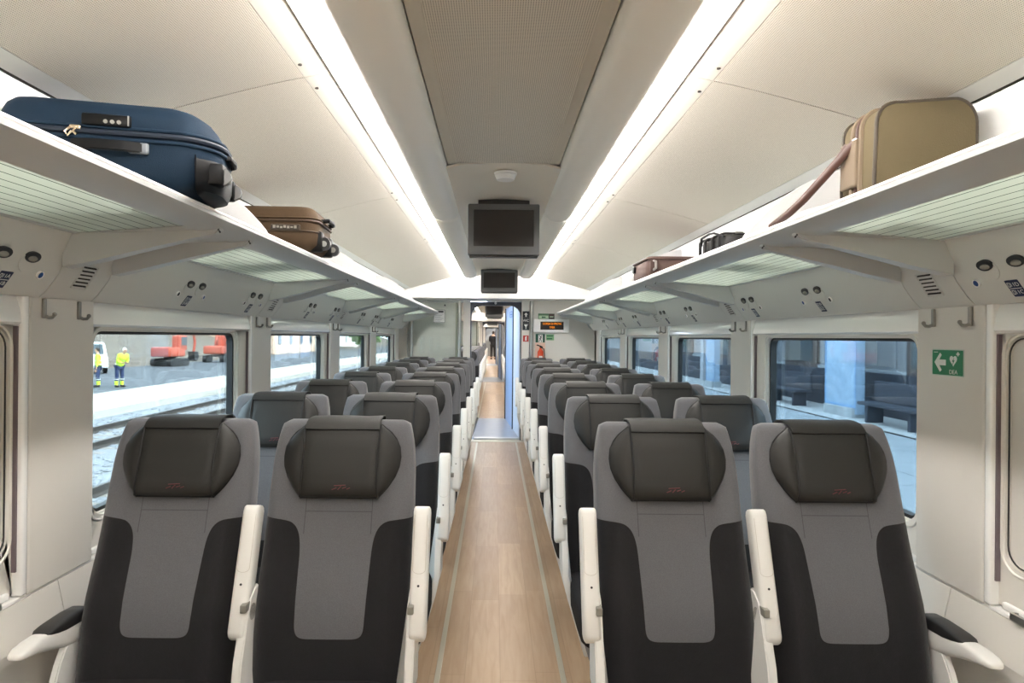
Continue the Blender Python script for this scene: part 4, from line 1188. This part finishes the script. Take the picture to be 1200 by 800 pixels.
# strap: leather band from the side ring down along the rail
for q, dy in enumerate((0, .014)):
    bm = new()
    path = [(-.142, 0+dy*2, .185), (-.160, .03+dy, .150), (-.185, .08+dy, .105), (-.205, .15+dy, .060), (-.215, .22+dy, .034), (-.220, .29+dy, .018), (-.218, .34+dy, .012)]
    tube(bm, path, .0075, 10, 1.5); obj('strap', bm, LBROWN, t, smooth=True)
bm = new(); tube(bm, [(-.140+.0*a, .014*math.cos(a), .18+.014*math.sin(a)) for a in [2*PI*i/12 for i in range(12)]], .003, 6, closed=True); obj('strap_ring', bm, STEEL, t, smooth=True)
bm = new(); box(bm, -.150, -.132, -.02, .06, .06, .19, .006); obj('side_pocket', bm, OLIVE2, t)

# black strappy bag
BLKF = mat('black_webbing', (30, 28, 28), .6, bump=.3, bscale=300)
t = thing('strapped_bundle', 'small black bundle tied with straps on the right rack between two cases', 'bag', (1.0, 2.80, zc(.362)), math.radians(4))
t.scale = (.9, .78, .62)
bm = new(); rings = []
for y, k in ((-.19, .5), (-.18, .85), (-.14, 1), (0, 1.05), (.14, 1), (.18, .85), (.19, .5)):
    rings.append([(px, y, .062+pz) for px, pz in rrect(-.10*k, .10*k, -.062*k, .062*k, .03*k, 5)])
loft(bm, rings); obj('body', bm, BLKF, t, smooth=True, angle=60)
for q, yy in enumerate((-.12, -.03, .07, .14)):
    bm = new(); tube(bm, [(px, yy+.01*math.sin(px*30), .064+pz) for px, pz in rrect(-.112, .112, -.060, .072, .03, 5)], .008, 6, 1.0, closed=True); sp = obj('strap', bm, BLKF, t, smooth=True)
    bm = new(); box(bm, -.04-.02*q % .05, .0-.02*q % .05, yy-.016, yy+.016, .135, .148, .003); obj('buckle', bm, mat('buckle_grey', (120, 118, 114), .3, metal=.5), sp)
bm = new(); tube(bm, [(-.10, -.15, .11), (-.13, -.1, .14), (-.115, 0, .155), (-.12, .1, .14), (-.10, .16, .10)], .007, 8); obj('carry_handle', bm, BLKF, t, smooth=True)

# mauve-brown case
MAUVE = mat('mauve_nylon', (86, 66, 60), .75, bump=.3, bscale=400, var=.1, vscale=15)
MAUVE2 = mat('mauve_trim', (74, 52, 46), .6)
t = thing('mauve_suitcase', 'mauve-brown soft case farthest along the right rack', 'suitcase', (1.05, 4.08, zc(.366)), math.radians(0))
W, T, D = .34, .14, .40
bm = new(); rings = []
for z, ins in ((.0, .02), (.02, .003), (.06, 0), (T-.04, .003), (T-.015, .010), (T-.004, .022), (T, .05)):
    rings.append([(px, py, z) for px, py in rrect(-W/2+ins, W/2-ins, -D/2+ins, D/2-ins, .035, 6)])
loft(bm, rings); obj('body', bm, MAUVE, t, smooth=True, angle=50)
bm = new(); tube(bm, [(px, py, T-.022) for px, py in rrect(-W/2, W/2, -D/2, D/2, .035, 6)], .006, 8, closed=True); obj('zipper', bm, MAUVE2, t, smooth=True)
bm = new(); tube(bm, [(-W/2+.04, -D/2-.004, .105), (-W/2+.05, -D/2-.022, .10), (-W/2+.05, -D/2-.024, .06), (-W/2+.04, -D/2-.004, .05)], .008, 8); obj('carry_handle', bm, mat('handle_grey', (150, 144, 138), .35, metal=.4), t, smooth=True)
bm = new(); box(bm, -W/2+.02, -W/2+.075, -D/2-.010, -D/2+.004, .04, .112, .004); obj('handle_plate', bm, MAUVE2, t)
bm = new(); box(bm, -W/2-.012, -W/2+.004, D/2-.10, D/2-.05, .06, .10, .004); obj('side_clip', bm, BLKC, t)

# ------------------------------------------------------------------ people
def skin(name, pts, edges, radii, m, parent, root=0, sub=2):
    me = bpy.data.meshes.new(name); me.from_pydata(pts, edges, []); me.update()
    o = bpy.data.objects.new(name, me); C.objects.link(o)
    md = o.modifiers.new('skin', 'SKIN'); md.use_smooth_shade = True
    for i, r in enumerate(radii):
        v = me.skin_vertices[0].data[i]; v.radius = (r, r) if not isinstance(r, tuple) else r; v.use_root = (i == root)
    s_ = o.modifiers.new('sub', 'SUBSURF'); s_.levels = sub; s_.render_levels = sub
    me.materials.append(m); o.parent = parent
    return o
SKINM = mat('skin', (200, 158, 132), .6)
def person(loc, rz, label, jacket, trousers, hair, lean=.0, arms='down', hair_style='short', stripes=None, boots=None, h=1.76):
    t = thing('person', label, 'person', loc, rz)
    k = h/1.76
    L = lambda x, y, z: (x*k, (y-lean*max(0, z-.95))*k, (z-.10*lean*max(0, z-.95))*k)
    if arms == 'down': ar = {s: [L(s*.19, 0, 1.42), L(s*.235, .01, 1.15), L(s*.235, -.05, .90), L(s*.235, -.07, .80)] for s in (-1, 1)}
    else: ar = {s: [L(s*.19, 0, 1.42), L(s*.225, -.10, 1.16), L(s*.12, -.33, 1.06), L(s*.08, -.42, 1.08)] for s in (-1, 1)}
    P = [L(0, 0, .95), L(0, -.0, 1.12), L(0, .01, 1.30), L(0, .01, 1.43), L(0, 0, 1.52), L(0, -.01, 1.60), L(0, -.015, 1.70)]
    R = [.115, .105, .125, .10, .052, .078, .07]
    E = [(0, 1), (1, 2), (2, 3), (3, 4), (4, 5), (5, 6)]
    for s in (-1, 1):
        i = len(P); P += ar[s]; R += [.058, .043, .032, .030]; E += [(3, i), (i, i+1), (i+1, i+2), (i+2, i+3)]
        i = len(P); P += [L(s*.10, 0, .90), L(s*.115, -.015, .50), L(s*.12, .02, .09), L(s*.125, -.12, .04)]; R += [.085, .058, .040, .035]; E += [(0, i), (i, i+1), (i+1, i+2), (i+2, i+3)]
    body = skin('body', P, E, [r*k for r in R], SKINM, t)
    # face
    bm = new(); hx = P[6]; hc = Vector((P[5][0], P[5][1], (P[5][2]+P[6][2])/2))
    sphere(bm, hc+Vector((0, -.004, -.01)), .088*k, 20, (.86, 1.0, 1.22))
    sphere(bm, hc+Vector((0, -.092*k, -.015)), .014*k, 10, (.8, 1, 1.4))
    for s in (-1, 1): sphere(bm, hc+Vector((s*.076*k, .0, -.012)), .018*k, 8, (.5, .9, 1.4))
    obj('head', bm, SKINM, t, smooth=True)
    bm = new()
    for s in (-1, 1): sphere(bm, hc+Vector((s*.030*k, -.080*k, .012)), .009*k, 8)
    sphere(bm, hc+Vector((0, -.083*k, -.052*k)), .012*k, 8, (1.8, .5, .4)); obj('eyes_and_mouth', bm, mat('face_dark', (92, 50, 44), .6), t)
    bm = new(); sphere(bm, hc+Vector((0, .012, .018)), .094*k, 18, (.92, 1.02, 1.18))
    bmesh.ops.bisect_plane(bm, geom=bm.verts[:]+bm.edges[:]+bm.faces[:], plane_co=hc+Vector((0, -.03, .012)), plane_no=(0, -.75, -.66), clear_outer=True)
    obj('hair' if hair_style == 'short' else 'helmet', bm, hair, t, smooth=True)
    # hands with fingers
    for s in (-1, 1):
        w_ = Vector(ar[s][3]); d = (w_-Vector(ar[s][2])).normalized(); side = Vector((0, 1, 0)) if arms == 'down' else Vector((1, 0, 0))
        HP = [tuple(w_), tuple(w_+d*.05*k)]; HR = [.026*k, .030*k]; HE = [(0, 1)]
        for f in range(4):
            i = len(HP); o_ = side*(.022*(f-1.5))*k; ln = (.062, .074, .07, .055)[f]*k
            HP += [tuple(w_+d*.075*k+o_), tuple(w_+d*(.075*k+ln*.6)+o_), tuple(w_+d*(.075*k+ln)+o_+Vector((-s*.012, 0, 0)))]; HR += [.010*k, .009*k, .008*k]; HE += [(1, i), (i, i+1), (i+1, i+2)]
        i = len(HP); HP += [tuple(w_+d*.04*k-side*.035*k), tuple(w_+d*.075*k-side*.05*k)]; HR += [.010*k, .009*k]; HE += [(0, i), (i, i+1)]
        skin('hand', HP, HE, HR, SKINM, t, sub=1)
    # jacket
    JP = [L(0, 0, .88), L(0, 0, 1.05), L(0, .01, 1.28), L(0, .01, 1.42), L(0, 0, 1.50)]; JR = [.175, .165, .180, .145, .08]; JE = [(0, 1), (1, 2), (2, 3), (3, 4)]
    for s in (-1, 1):
        i = len(JP); JP += ar[s][:3]; JR += [.078, .062, .050]; JE += [(3, i), (i, i+1), (i+1, i+2)]
    jk = skin('jacket', JP, JE, [(r*k*1.15, r*k*.85) if i < 4 else r*k for i, r in enumerate(JR)], jacket, t)
    TP = [L(0, 0, .94)]; TR = [.140]; TE = []
    for s in (-1, 1):
        i = len(TP); TP += [L(s*.10, 0, .86), L(s*.115, -.015, .50), L(s*.12, .02, .12)]; TR += [.105, .078, .066]; TE += [(0, i), (i, i+1), (i+1, i+2)]
    skin('trousers', TP, TE, [r*k for r in TR], trousers, t)
    for s in (-1, 1):
        bm = new(); box(bm, (s*.122-.048)*k, (s*.122+.048)*k, -.20*k, .075*k, 0, .085*k, .03, 3); obj('shoe', bm, boots or DARKPL, t, smooth=True)
    if stripes:
        bm = new()
        for z, r_ in ((1.02, .158), (1.18, .162)):
            tube(bm, [(Vector(L(r_*1.12*math.cos(a), r_*.86*math.sin(a), z))) for a in [2*PI*i/20 for i in range(20)]], .02, 6, closed=True)
        for s in (-1, 1):
            tube(bm, [Vector(L(s*.118, 0, .34))+Vector((.076*math.cos(a), .076*math.sin(a), 0)) for a in [2*PI*i/14 for i in range(14)]], .018, 6, closed=True)
        obj('reflective_band', bm, stripes, jk)
        bm = new()
        for s in (-1, 1): cyl(bm, L(s*.12, .02, .10), L(s*.119, .005, .27), .074*k, 16)
        obj('trouser_cuffs', bm, jacket, t, smooth=True)
    return t
# ------------------------------------------------------------------ outside, left: yard
GL = H-2.66      # ballast level
GP = H-2.40      # platform level
def xl(xp): return -xp+CX
BALL = mat('ballast', (132, 136, 142), .9, bump=1, bscale=12, var=.5, vscale=9)
bm = new(); box(bm, xl(12.4), -1.0, -10, 120, GL-.2, GL); tag(obj('ballast_bed', bm, BALL), 'grey gravel track bed outside the left windows', 'gravel', kind='structure')
ASPH = mat('asphalt', (84, 88, 94), .85, bump=.3, bscale=20, var=.12, vscale=.8)
bm = new(); box(bm, xl(70), xl(16.0), -10, 200, GL-.2, GP-.004); o = obj('road', bm, ASPH); o['kind'] = 'structure'
CONC = mat('pale_concrete', (188, 184, 176), .8, bump=.2, bscale=10, var=.08, vscale=1.5)
bm = new(); box(bm, xl(16.0), xl(12.4), -10, 200, GL-.2, GP, .02); o = obj('platform_edge', bm, CONC); o['kind'] = 'structure'
# scattered ballast stones, individually modelled but uncountable
bm = new(); rnd = random.Random(3)
for i in range(2600):
    x = xl(rnd.uniform(3.2, 12.2)); y = rnd.uniform(5, 34) if x > -8 else rnd.uniform(10, 45); r = rnd.uniform(.04, .10)
    ret = bmesh.ops.create_icosphere(bm, subdivisions=1, radius=r)
    for v in ret['verts']: v.co = Vector((x+v.co.x*rnd.uniform(.8, 1.2), y+v.co.y*rnd.uniform(.8, 1.2), GL+v.co.z*.6))
tag(obj('ballast_stones', bm, BALL), 'loose grey stones scattered over the track bed', 'stones', kind='stuff')
RUST = mat('rail_rust', (84, 78, 74), .5, metal=.4)
SLEEP = mat('concrete_sleeper', (140, 134, 128), .85)
for q, (a, b, w) in enumerate(((5.0, 6.5, 'nearest'), (9.2, 10.7, 'farther'))):
    t = thing('railway_track', '%s railway track in the gravel outside the left windows' % w, 'railway track', (0, 0, GL))
    for xr in (a, b):
        bm = new(); prism(bm, [(xl(xr)-.07, 0), (xl(xr)+.07, 0), (xl(xr)+.07, .02), (xl(xr)+.012, .05), (xl(xr)+.012, .12), (xl(xr)+.036, .13), (xl(xr)+.036, .165), (xl(xr)-.036, .165), (xl(xr)-.036, .13), (xl(xr)-.012, .12), (xl(xr)-.012, .05), (xl(xr)-.07, .02)], -5, 90); obj('rail', bm, RUST, t)
    bm = new()
    for i in range(90): box(bm, xl(b)-.5, xl(a)+.5, 3+i*.62, 3.24+i*.62, -.1, .004)
    obj('sleepers', bm, SLEEP, t)['kind'] = 'stuff'
HIVIS = mat('hi_vis_yellow', (206, 240, 70), .6)
NAVYT = mat('navy_trousers', (50, 64, 100), .8)
REFL = mat('reflective_silver', (226, 230, 220), .3)
person((xl(17.0), 29.0, GP), math.radians(60), 'worker in yellow high-visibility jacket and navy trousers bending forward beside the white van', HIVIS, NAVYT, mat('white_helmet', (240, 238, 230), .4), lean=.6, arms='fwd', hair_style='helmet', stripes=REFL, h=1.82)
person((xl(17.9), 28.9, GP), math.radians(-60), 'worker in yellow high-visibility jacket at the left edge of the first window', HIVIS, NAVYT, mat('dark_hair', (48, 38, 30), .8), lean=.05, arms='down', stripes=REFL, h=1.78)
# white van
VW = mat('van_white', (238, 238, 236), .25, coat=.5)
VG = mat('van_glass', (60, 72, 80), .1)
t = thing('white_van', 'small white van parked on the yard behind the two workers', 'van', (xl(25.2), 39.5, GP), math.radians(-50))
bm = new(); prism(bm, [(-2.1, .35), (-2.1, 1.05), (-2.02, 1.75), (-1.8, 1.85), (.55, 1.88), (.8, 1.80), (1.45, 1.12), (2.0, .95), (2.12, .7), (2.1, .35)], -.86, .86, 'y')
bmesh.ops.bevel(bm, geom=bm.edges[:], offset=.05, segments=3, affect='EDGES'); obj('body', bm, VW, t, smooth=True)
for s in (-1, 1):
    bm = new(); prism(bm, [(.05, 1.12), (.05, 1.68), (.62, 1.68), (1.22, 1.12)], s*.85, s*.872, 'y'); prism(bm, [(-1.0, 1.12), (-1.0, 1.68), (-.05, 1.68), (-.05, 1.12)], s*.85, s*.872, 'y'); obj('side_window', bm, VG, t)
    for x_ in (-1.35, 1.35):
        bm = new(); cyl(bm, (x_, s*.70, .33), (x_, s*.89, .33), .33, 28); wv = obj('wheel', bm, BLACK, t, smooth=True)
        bm = new(); cyl(bm, (x_, s*.88, .33), (x_, s*.90, .33), .20, 20); obj('hubcap', bm, STEEL, wv)
bm = new(); prism(bm, [(.86, 1.74), (1.42, 1.16), (1.45, 1.18), (.89, 1.77)], -.72, .72, 'y'); obj('windscreen', bm, VG, t)
bm = new(); box(bm, -2.13, -2.08, -.6, .6, 1.15, 1.65, .01); obj('rear_window', bm, VG, t)
# red excavators
REDM = mat('machine_red', (186, 84, 62), .5)
def excavator(loc, rz, label, boom=True):
    t = thing('excavator', label, 'excavator', loc, rz)
    t.scale = (.72, .72, .8)
    for s in (-1, 1):
        bm = new(); prism(bm, rrect(-1.5, 1.5, 0, .75, .36, 6), s*.75, s*1.2, 'y'); obj('track', bm, DARKPL, t, smooth=True)
    bm = new(); cyl(bm, (0, 0, .6), (0, 0, .9), .6, 24); obj('turntable', bm, DARKPL, t)
    bm = new(); box(bm, -1.6, 1.0, -1.1, 1.1, .9, 1.8, .15, 3); obj('engine_housing', bm, REDM, t, smooth=True)
    bm = new(); box(bm, .1, 1.3, -1.1, -.1, 1.5, 2.9, .12, 3); cb = obj('cab', bm, REDM, t, smooth=True)
    bm = new(); box(bm, .3, 1.2, -1.12, -.08, 1.95, 2.75, .03); box(bm, 1.28, 1.32, -1.0, -.2, 1.8, 2.75, .01); obj('cab_window', bm, VG, cb)
    bm = new(); tube(bm, [(.9, .3, 1.5), (2.0, .3, 3.1), (3.2, .3, 3.6), (4.2, .3, 3.2)], [.22, .26, .22, .16], 8); obj('boom', bm, REDM, t)
    bm = new(); tube(bm, [(4.2, .3, 3.3), (4.5, .3, 2.2), (4.3, .3, 1.2)], .14, 8); obj('stick', bm, REDM, t)
    bm = new(); prism(bm, [(3.9, 1.3), (4.6, 1.3), (4.7, .7), (4.3, .35), (3.9, .5)], -.1, .7, 'y'); obj('bucket', bm, DARKPL, t)
excavator((xl(24.6), 48.5, GP), math.radians(80), 'red excavator with raised boom in the yard, the left-hand machine')
excavator((xl(24.6), 56.5, GP), math.radians(100), 'red excavator standing farther right beside the bank')
# bank, stone wall and buildings behind
STONE = mat('bank_stone', (104, 94, 84), .9, bump=1, bscale=3, var=.45, vscale=1.4)
bm = new()
NX, NY = 10, 90
V = [[bm.verts.new((xl(26.5+1.6*i+rnd.uniform(-.4, .4)), 20+1.9*j, GP-.05+(0 if i == 0 else (.35*i**1.15+rnd.uniform(-.2, .3))))) for i in range(NX)] for j in range(NY)]
for j in range(NY-1):
    for i in range(NX-1): bm.faces.new((V[j][i], V[j][i+1], V[j+1][i+1], V[j+1][i]))
o = obj('bank_terrain', bm, STONE, smooth=True, angle=180); o['kind'] = 'structure'
bm = new(); box(bm, xl(42.5), xl(42), 10, 190, GP, GP+7.5); o = obj('wall_yard', bm, STONE); o['kind'] = 'structure'
# fence rail on the bank foot
t = thing('site_fence', 'thin white rail fence at the foot of the bank', 'fence', (xl(26.3), 12, GP))
bm = new()
for zz in (.5, 1.0): tube(bm, [(0, 50, zz), (0, 90, zz)], .025, 6)
obj('rail', bm, GREYPL, t)
for i in range(11):
    bm = new(); tube(bm, [(0, 50+i*4, 0), (0, 50+i*4, 1.1)], .035, 6); obj('post', bm, VW, t)
def building(x0, x1, y0, y1, h, m, label, nwin=4):
    t = thing('building', label, 'building', ((x0+x1)/2, (y0+y1)/2, GP))
    hx, hy = (x1-x0)/2, (y1-y0)/2
    bm = new(); box(bm, -hx, hx, -hy, hy, 0, h); obj('wall', bm, m, t)
    bm = new(); box(bm, -hx-.3, hx+.3, -hy-.3, hy+.3, h, h+.3, .05); obj('roof', bm, mat('roof_tile', (170, 120, 96), .8), t)
    for i in range(nwin):
        bm = new(); yy = -hy+(i+.5)*2*hy/nwin; box(bm, hx-.02, hx+.05, yy-.6, yy+.6, 1.2, 2.8, .02); wf = obj('window', bm, GREYPL, t)
        bm = new(); box(bm, hx+.05, hx+.07, yy-.5, yy+.5, 1.3, 2.7); obj('pane', bm, VG, wf)
    bm = new(); box(bm, -.6, .6, -hy-.06, -hy+.02, 0, 2.2, .02); obj('door', bm, GREYPL, t)
building(xl(38), xl(27), 78, 96, 6, mat('plaster_pink', (222, 190, 166), .85), 'pale pinkish building at the far end of the first left window')
building(xl(46), xl(28), 104, 150, 7, mat('plaster_white', (236, 234, 226), .85), 'long white building seen through the second left window', 7)
# tree beyond
GREENL = mat('leaf_green', (110, 140, 80), .8, var=.3, vscale=5)
def tree(loc, r, label):
    t = thing('tree', label, 'tree', loc, group='trees beyond the yard')
    bm = new(); tube(bm, [(0, 0, 0), (.1, 0, 1.5), (0, .1, 3)], [.25, .18, .12], 8); obj('trunk', bm, mat('bark', (88, 70, 54), .9), t)
    bm = new()
    for i in range(420):
        a, b, q = rnd.uniform(0, 2*PI), rnd.uniform(-1, 1), rnd.random()**.33*r
        p = Vector((math.cos(a)*math.sqrt(1-b*b)*q, math.sin(a)*math.sqrt(1-b*b)*q, 3.4+b*q*.9))
        ret = bmesh.ops.create_icosphere(bm, subdivisions=1, radius=rnd.uniform(.18, .42))
        for v in ret['verts']: v.co = p+Vector((v.co.x*rnd.uniform(.6, 1.4), v.co.y*rnd.uniform(.6, 1.4), v.co.z*rnd.uniform(.4, 1)))
    obj('foliage', bm, GREENL, t)
tree((xl(22.5), 112, GP), 3.2, 'round green tree beyond the yard, nearer of the two')
tree((xl(18.5), 128, GP), 3.6, 'round green tree beyond the yard, farther of the two')

# ------------------------------------------------------------------ outside, right: station platform in shade
GR_ = H-1.98
PAVE = mat('platform_paving', (160, 166, 170), .7, bump=.3, bscale=8, var=.12, vscale=1.2)
bm = new()
for i in range(30):
    for j, (xa, xb) in enumerate(((1.75, 3.9), (3.92, 6.1), (6.12, 8.4))):
        box(bm, xa, xb, -4+i*1.6, -2.42+i*1.6, GR_-.1, GR_)
o = obj('platform_pavement', bm, PAVE); o['kind'] = 'structure'
bm = new(); box(bm, 1.7, 10.2, -6, 60, GR_-1.2, GR_-.012); o = obj('platform_ground', bm, mat('joint_dark', (52, 58, 66), .9)); o['kind'] = 'structure'
bm = new(); box(bm, 8.43, 8.5, -6, 60, GR_-.01, GR_+.006); o = obj('road_line_marking', bm, DARKPL); o['kind'] = 'structure'
bm = new(); box(bm, 8.5, 10.2, -6, 60, GR_-.01, GR_+.01); o = obj('pavement_band', bm, mat('pale_band', (190, 192, 192), .7)); o['kind'] = 'structure'
ST = mat('station_plaster', (140, 142, 146), .85, var=.1, vscale=.7)
STD = mat('station_base', (50, 56, 68), .8, var=.15, vscale=1)
BLP = mat('pale_blue_panel', (150, 176, 200), .7, var=.1, vscale=2)
t = thing('station_building', 'dim grey station building with dark base along the right platform', 'building', (10.0, 0, GR_))
bm = new(); box(bm, .22, .6, -6, 60, 1.1, 8.5); obj('wall', bm, ST, t)
bm = new(); box(bm, .1, .6, -6, 60, 0, 1.12, .02); obj('base_course', bm, STD, t)
bm = new(); box(bm, .15, .3, -6, 60, 1.1, 1.2, .02); obj('ledge', bm, PAVE, t)
for i, yy in enumerate((2.5, 7.0, 11.2, 17.8, 24.6, 30.5, 38)):
    bm = new(); box(bm, -.12, .3, yy, yy+.42, 0, 6, .03); obj('pilaster', bm, mat('pilaster_pale', (176, 182, 190), .8), t)
for i, yy in enumerate((4.0, 13.6, 20.2, 27.5, 33)):
    bm = new(); box(bm, .12, .25, yy, yy+2.2, 1.1, 4.2, .03); dr = obj('door', bm, mat('door_brown', (86, 74, 70), .6), t)
    bm = new(); box(bm, .08, .14, yy+.25, yy+1.95, 1.3, 4.0, .01); obj('pane', bm, VG, dr)
# blue poster kiosks
for i, (x_, yy, w_, label) in enumerate(((9.2, 16.9, 1.5, 'tall pale blue panel standing on the right platform, seen in the first window'), (8.9, 22.6, 1.6, 'tall pale blue panel on the right platform, seen in the second window'), (9.0, 26.5, 1.0, 'pale blue panel on the right platform, farther end of second window'))):
    t = thing('advert_panel', label, 'panel', (x_, yy, GR_))
    bm = new(); box(bm, -.12, .12, -w_/2, w_/2, .25 if i != 0 else .1, 3.2, .03); obj('board', bm, BLP, t)
    bm = new(); box(bm, -.2, .2, -w_/2+.05, w_/2-.05, 0, .26, .02); obj('base', bm, PAVE, t)
    bm = new(); ring(bm, rrect(-w_/2, w_/2, .25, 3.2, .04, 3), rrect(-w_/2+.06, w_/2-.06, .33, 3.12, .03, 3), -.13, -.12, 'x'); obj('frame', bm, mat('frame_blue', (120, 160, 200), .5), t)
# bench blocks and a bin
for i, yy in enumerate((14.6, 20.0)):
    t = thing('platform_bench', 'low dark bench against the station wall, %s from the train' % ('nearer' if i == 0 else 'farther'), 'bench', (9.1, yy, GR_))
    bm = new(); box(bm, -.25, .25, -1.1, 1.1, .42, .50, .02); obj('seat', bm, STD, t)
    bm = new(); box(bm, .18, .25, -1.1, 1.1, .5, 1.0, .02); obj('backrest', bm, STD, t)
    for yv in (-.8, .8):
        bm = new(); box(bm, -.2, .2, yv-.05, yv+.05, 0, .42, .01); obj('leg', bm, STD, t)
t = thing('litter_bin', 'dark square litter bin on the right platform', 'litter bin', (8.2, 30.5, GR_))
bm = new(); box(bm, -.35, .35, -.35, .35, .05, 1.25, .05); obj('body', bm, STD, t)
bm = new(); box(bm, -.38, .38, -.38, .38, 1.25, 1.33, .02); obj('lid', bm, DARKPL, t)
bm = new(); box(bm, -.3, .3, -.3, .3, 0, .06); obj('base', bm, DARKPL, t)

# far person in the corridor
person((DD+.10, 43.0, 0), math.radians(175), 'person in dark clothes standing far away at the end of the corridor', mat('black_coat', (24, 24, 28), .8), mat('black_trousers', (22, 22, 26), .8), mat('dark_hair', (48, 38, 30), .8), arms='fwd', h=1.88)

# ------------------------------------------------------------------ light
sun = bpy.data.lights.new('sun', 'SUN'); sun.energy = 9.0; sun.angle = math.radians(.6); sun.color = (1.0, .95, .87)
so = bpy.data.objects.new('sun', sun); C.objects.link(so)
dirv = Vector((-1.0, .35, -1.15)).normalized()
so.rotation_euler = dirv.to_track_quat('-Z', 'Y').to_euler()
w = bpy.data.worlds.new('sky'); bpy.context.scene.world = w; w.use_nodes = True
nt = w.node_tree; bg = nt.nodes['Background']
sky = nt.nodes.new('ShaderNodeTexSky'); sky.sky_type = 'HOSEK_WILKIE'; sky.sun_direction = -dirv; sky.turbidity = 2.6; sky.ground_albedo = .35
mixn = nt.nodes.new('ShaderNodeMix'); mixn.data_type = 'RGBA'; mixn.inputs[0].default_value = .7
nt.links.new(sky.outputs[0], mixn.inputs[6]); mixn.inputs[7].default_value = (.80, .90, 1.0, 1)
nt.links.new(mixn.outputs[2], bg.inputs[0]); bg.inputs[1].default_value = 7.5

# ------------------------------------------------------------------ camera
cam = bpy.data.cameras.new('camera'); co = bpy.data.objects.new('camera', cam); C.objects.link(co)
cam.sensor_width = 36; cam.lens = 22.5; cam.clip_start = .02; cam.clip_end = 500
cam.shift_x = 20/1200; cam.shift_y = -5/1200
co.location = (CX, 0, H); co.rotation_euler = (PI/2, math.radians(-.5), 0)
sc = bpy.context.scene; sc.camera = co
sc.view_settings.view_transform = 'Standard'; sc.view_settings.look = 'None'
sc.view_settings.gamma = 1; sc.view_settings.use_curve_mapping = False
sc.view_settings.exposure = 0.9
sc.cycles.use_denoising = True
sc.cycles.max_bounces = 10; sc.cycles.diffuse_bounces = 6; sc.cycles.transparent_max_bounces = 16
sc.cycles.sample_clamp_indirect = 6
